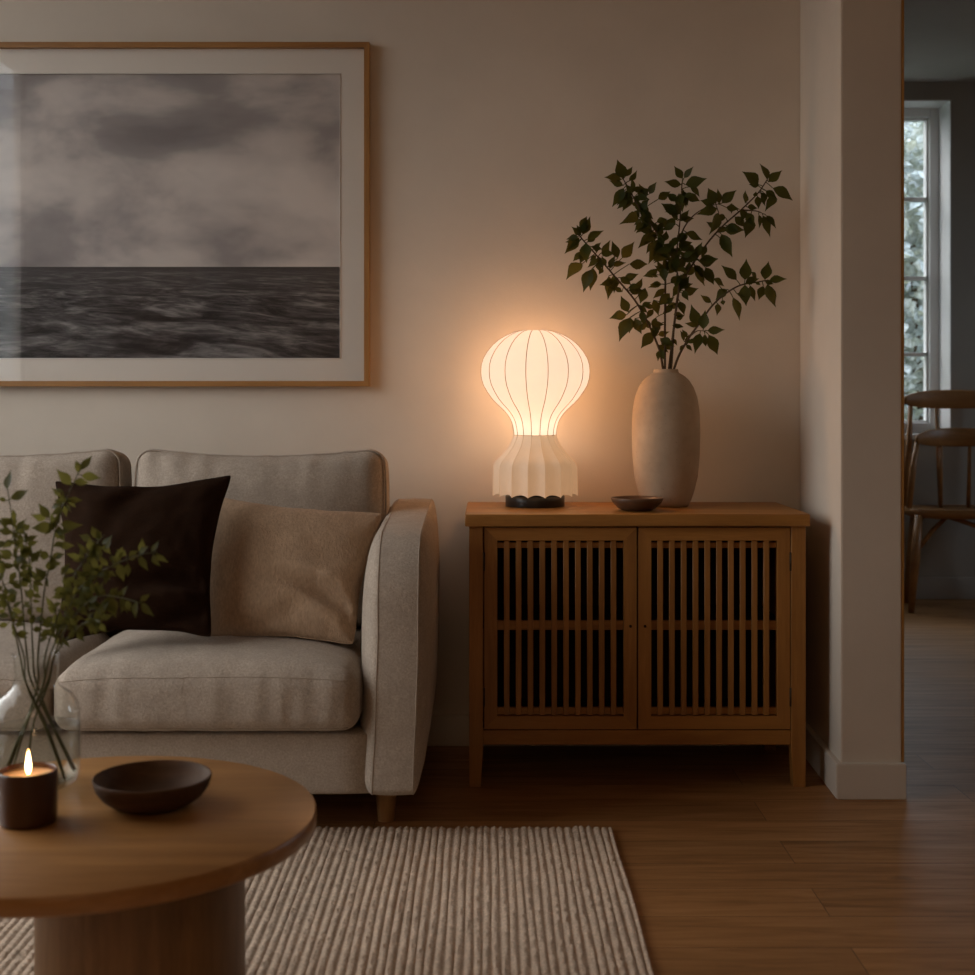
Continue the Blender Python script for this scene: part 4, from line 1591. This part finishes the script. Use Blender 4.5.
# ------------------------------------------------------------------ dining chair
HX, HY = 2.42, 6.86
ch = empty('dining_chair', (HX, HY, 0))
tag(ch, 'wooden spindle back dining chair below the window in next room', 'chair')
q = lambda px, py, Y: P(px, py, Y) - Vector((HX, HY, 0))
# seat: a rounded, dished slab
bm = bmesh.new()
sh = []
for k in range(48):
    a = 2 * PI * k / 48
    sx_ = .312 * math.copysign(abs(math.cos(a)) ** .7, math.cos(a))
    sy_ = .19 * math.copysign(abs(math.sin(a)) ** .75, math.sin(a))
    sh.append((sx_ * (1 - .06 * (sy_ / .2)), sy_))
SZ = .505
rings = []
for (s, zz_) in ((.9, SZ - .045), (.985, SZ - .032), (1.0, SZ - .014), (.97, SZ), (.8, SZ - .006), (.5, SZ - .014), (.1, SZ - .016)):
    rings.append([bm.verts.new((x * s, y * s, zz_)) for x, y in sh])
for A, B in zip(rings, rings[1:]):
    for i in range(48):
        bm.faces.new((A[i], A[(i + 1) % 48], B[(i + 1) % 48], B[i]))
bm.faces.new(rings[0])
bm.faces.new(rings[-1])
link_bm('seat', bm, CHAIRW, ch, smooth=True, angle=60)
# legs splay out
for sx in (-1, 1):
    tube('leg', [(sx * .275, -.125, SZ - .03), (sx * .30, -.15, .27), (sx * .332, -.185, 0.0)], [.021, .025, .015], CHAIRW, ch, 12)
    tube('leg', [(sx * .22, .11, SZ - .03), (sx * .235, .125, .27), (sx * .255, .145, 0.0)], [.020, .023, .015], CHAIRW, ch, 12)
    tube('brace', [(-.125, -.10, SZ - .035), (-.125 + (sx * .285 + .125) * .5, -.12, .40), (sx * .292, -.14, .30)], .012, CHAIRW, ch, 10)


def rail(name, zc, h, half, yb, bow, thick, rise=0.0):
    """curved board: bends back in plan, top edge crowned"""
    vs, fs = [], []
    n = 28
    for i in range(n + 1):
        t = -1 + 2 * i / n
        x = half * t
        y = yb - bow * (t * t)
        hh2 = h * (1 - .62 * abs(t) ** 3.0)
        zz2 = zc + rise * (1 - t * t)
        for (dy, dz) in ((-thick, -.42), (-thick * .6, -.5), (thick * .6, -.5), (thick, -.42), (thick, .42), (thick * .6, .5), (-thick * .6, .5), (-thick, .42)):
            vs.append((x, y + dy, zz2 + dz * hh2))
    for i in range(n):
        for k in range(8):
            a = i * 8
            fs.append((a + k, a + (k + 1) % 8, a + 8 + (k + 1) % 8, a + 8 + k))
    fs.append(tuple(reversed(range(8))))
    fs.append(tuple(n * 8 + k for k in range(8)))
    return link_mesh(name, vs, fs, CHAIRW, ch)


rail('crest_rail', 1.050, .098, .265, .215, .06, .014, .004)
rail('arm_rail', .852, .096, .245, .13, .12, .014, .006)
for sx in (-1, 1):
    tube('post', [(sx * .275, .11, SZ - .02), (sx * .24, .15, .80), (sx * .218, .185, 1.03)], [.015, .017, .011], CHAIRW, ch, 10)
    tube('arm_post', [(sx * .295, -.03, SZ - .02), (sx * .262, .01, .70), (sx * .230, .035, .85)], [.014, .017, .011], CHAIRW, ch, 10)
for sx in (-.085, .065, .16):
    tube('spindle', [(sx * .95, .13, SZ - .02), (sx, .125 - .12 * (sx / .245) ** 2, .85)], [.011, .009], CHAIRW, ch, 8)
tube('back_spindle', [(-.08, .14, SZ - .02), (-.08, .208, 1.03)], [.009, .008], CHAIRW, ch, 8)

# ------------------------------------------------------------------ render look
vsn = scene.view_settings
scene.display_settings.display_device = 'sRGB'
vsn.view_transform = 'Standard'
vsn.look = 'None'
vsn.gamma = 1.0
vsn.use_curve_mapping = False
vsn.exposure = 0.0
cy = scene.cycles
cy.use_denoising = True
cy.max_bounces = 12
cy.diffuse_bounces = 6
cy.transmission_bounces = 10
cy.transparent_max_bounces = 12
cy.sample_clamp_indirect = 6.0
cy.caustics_reflective = False
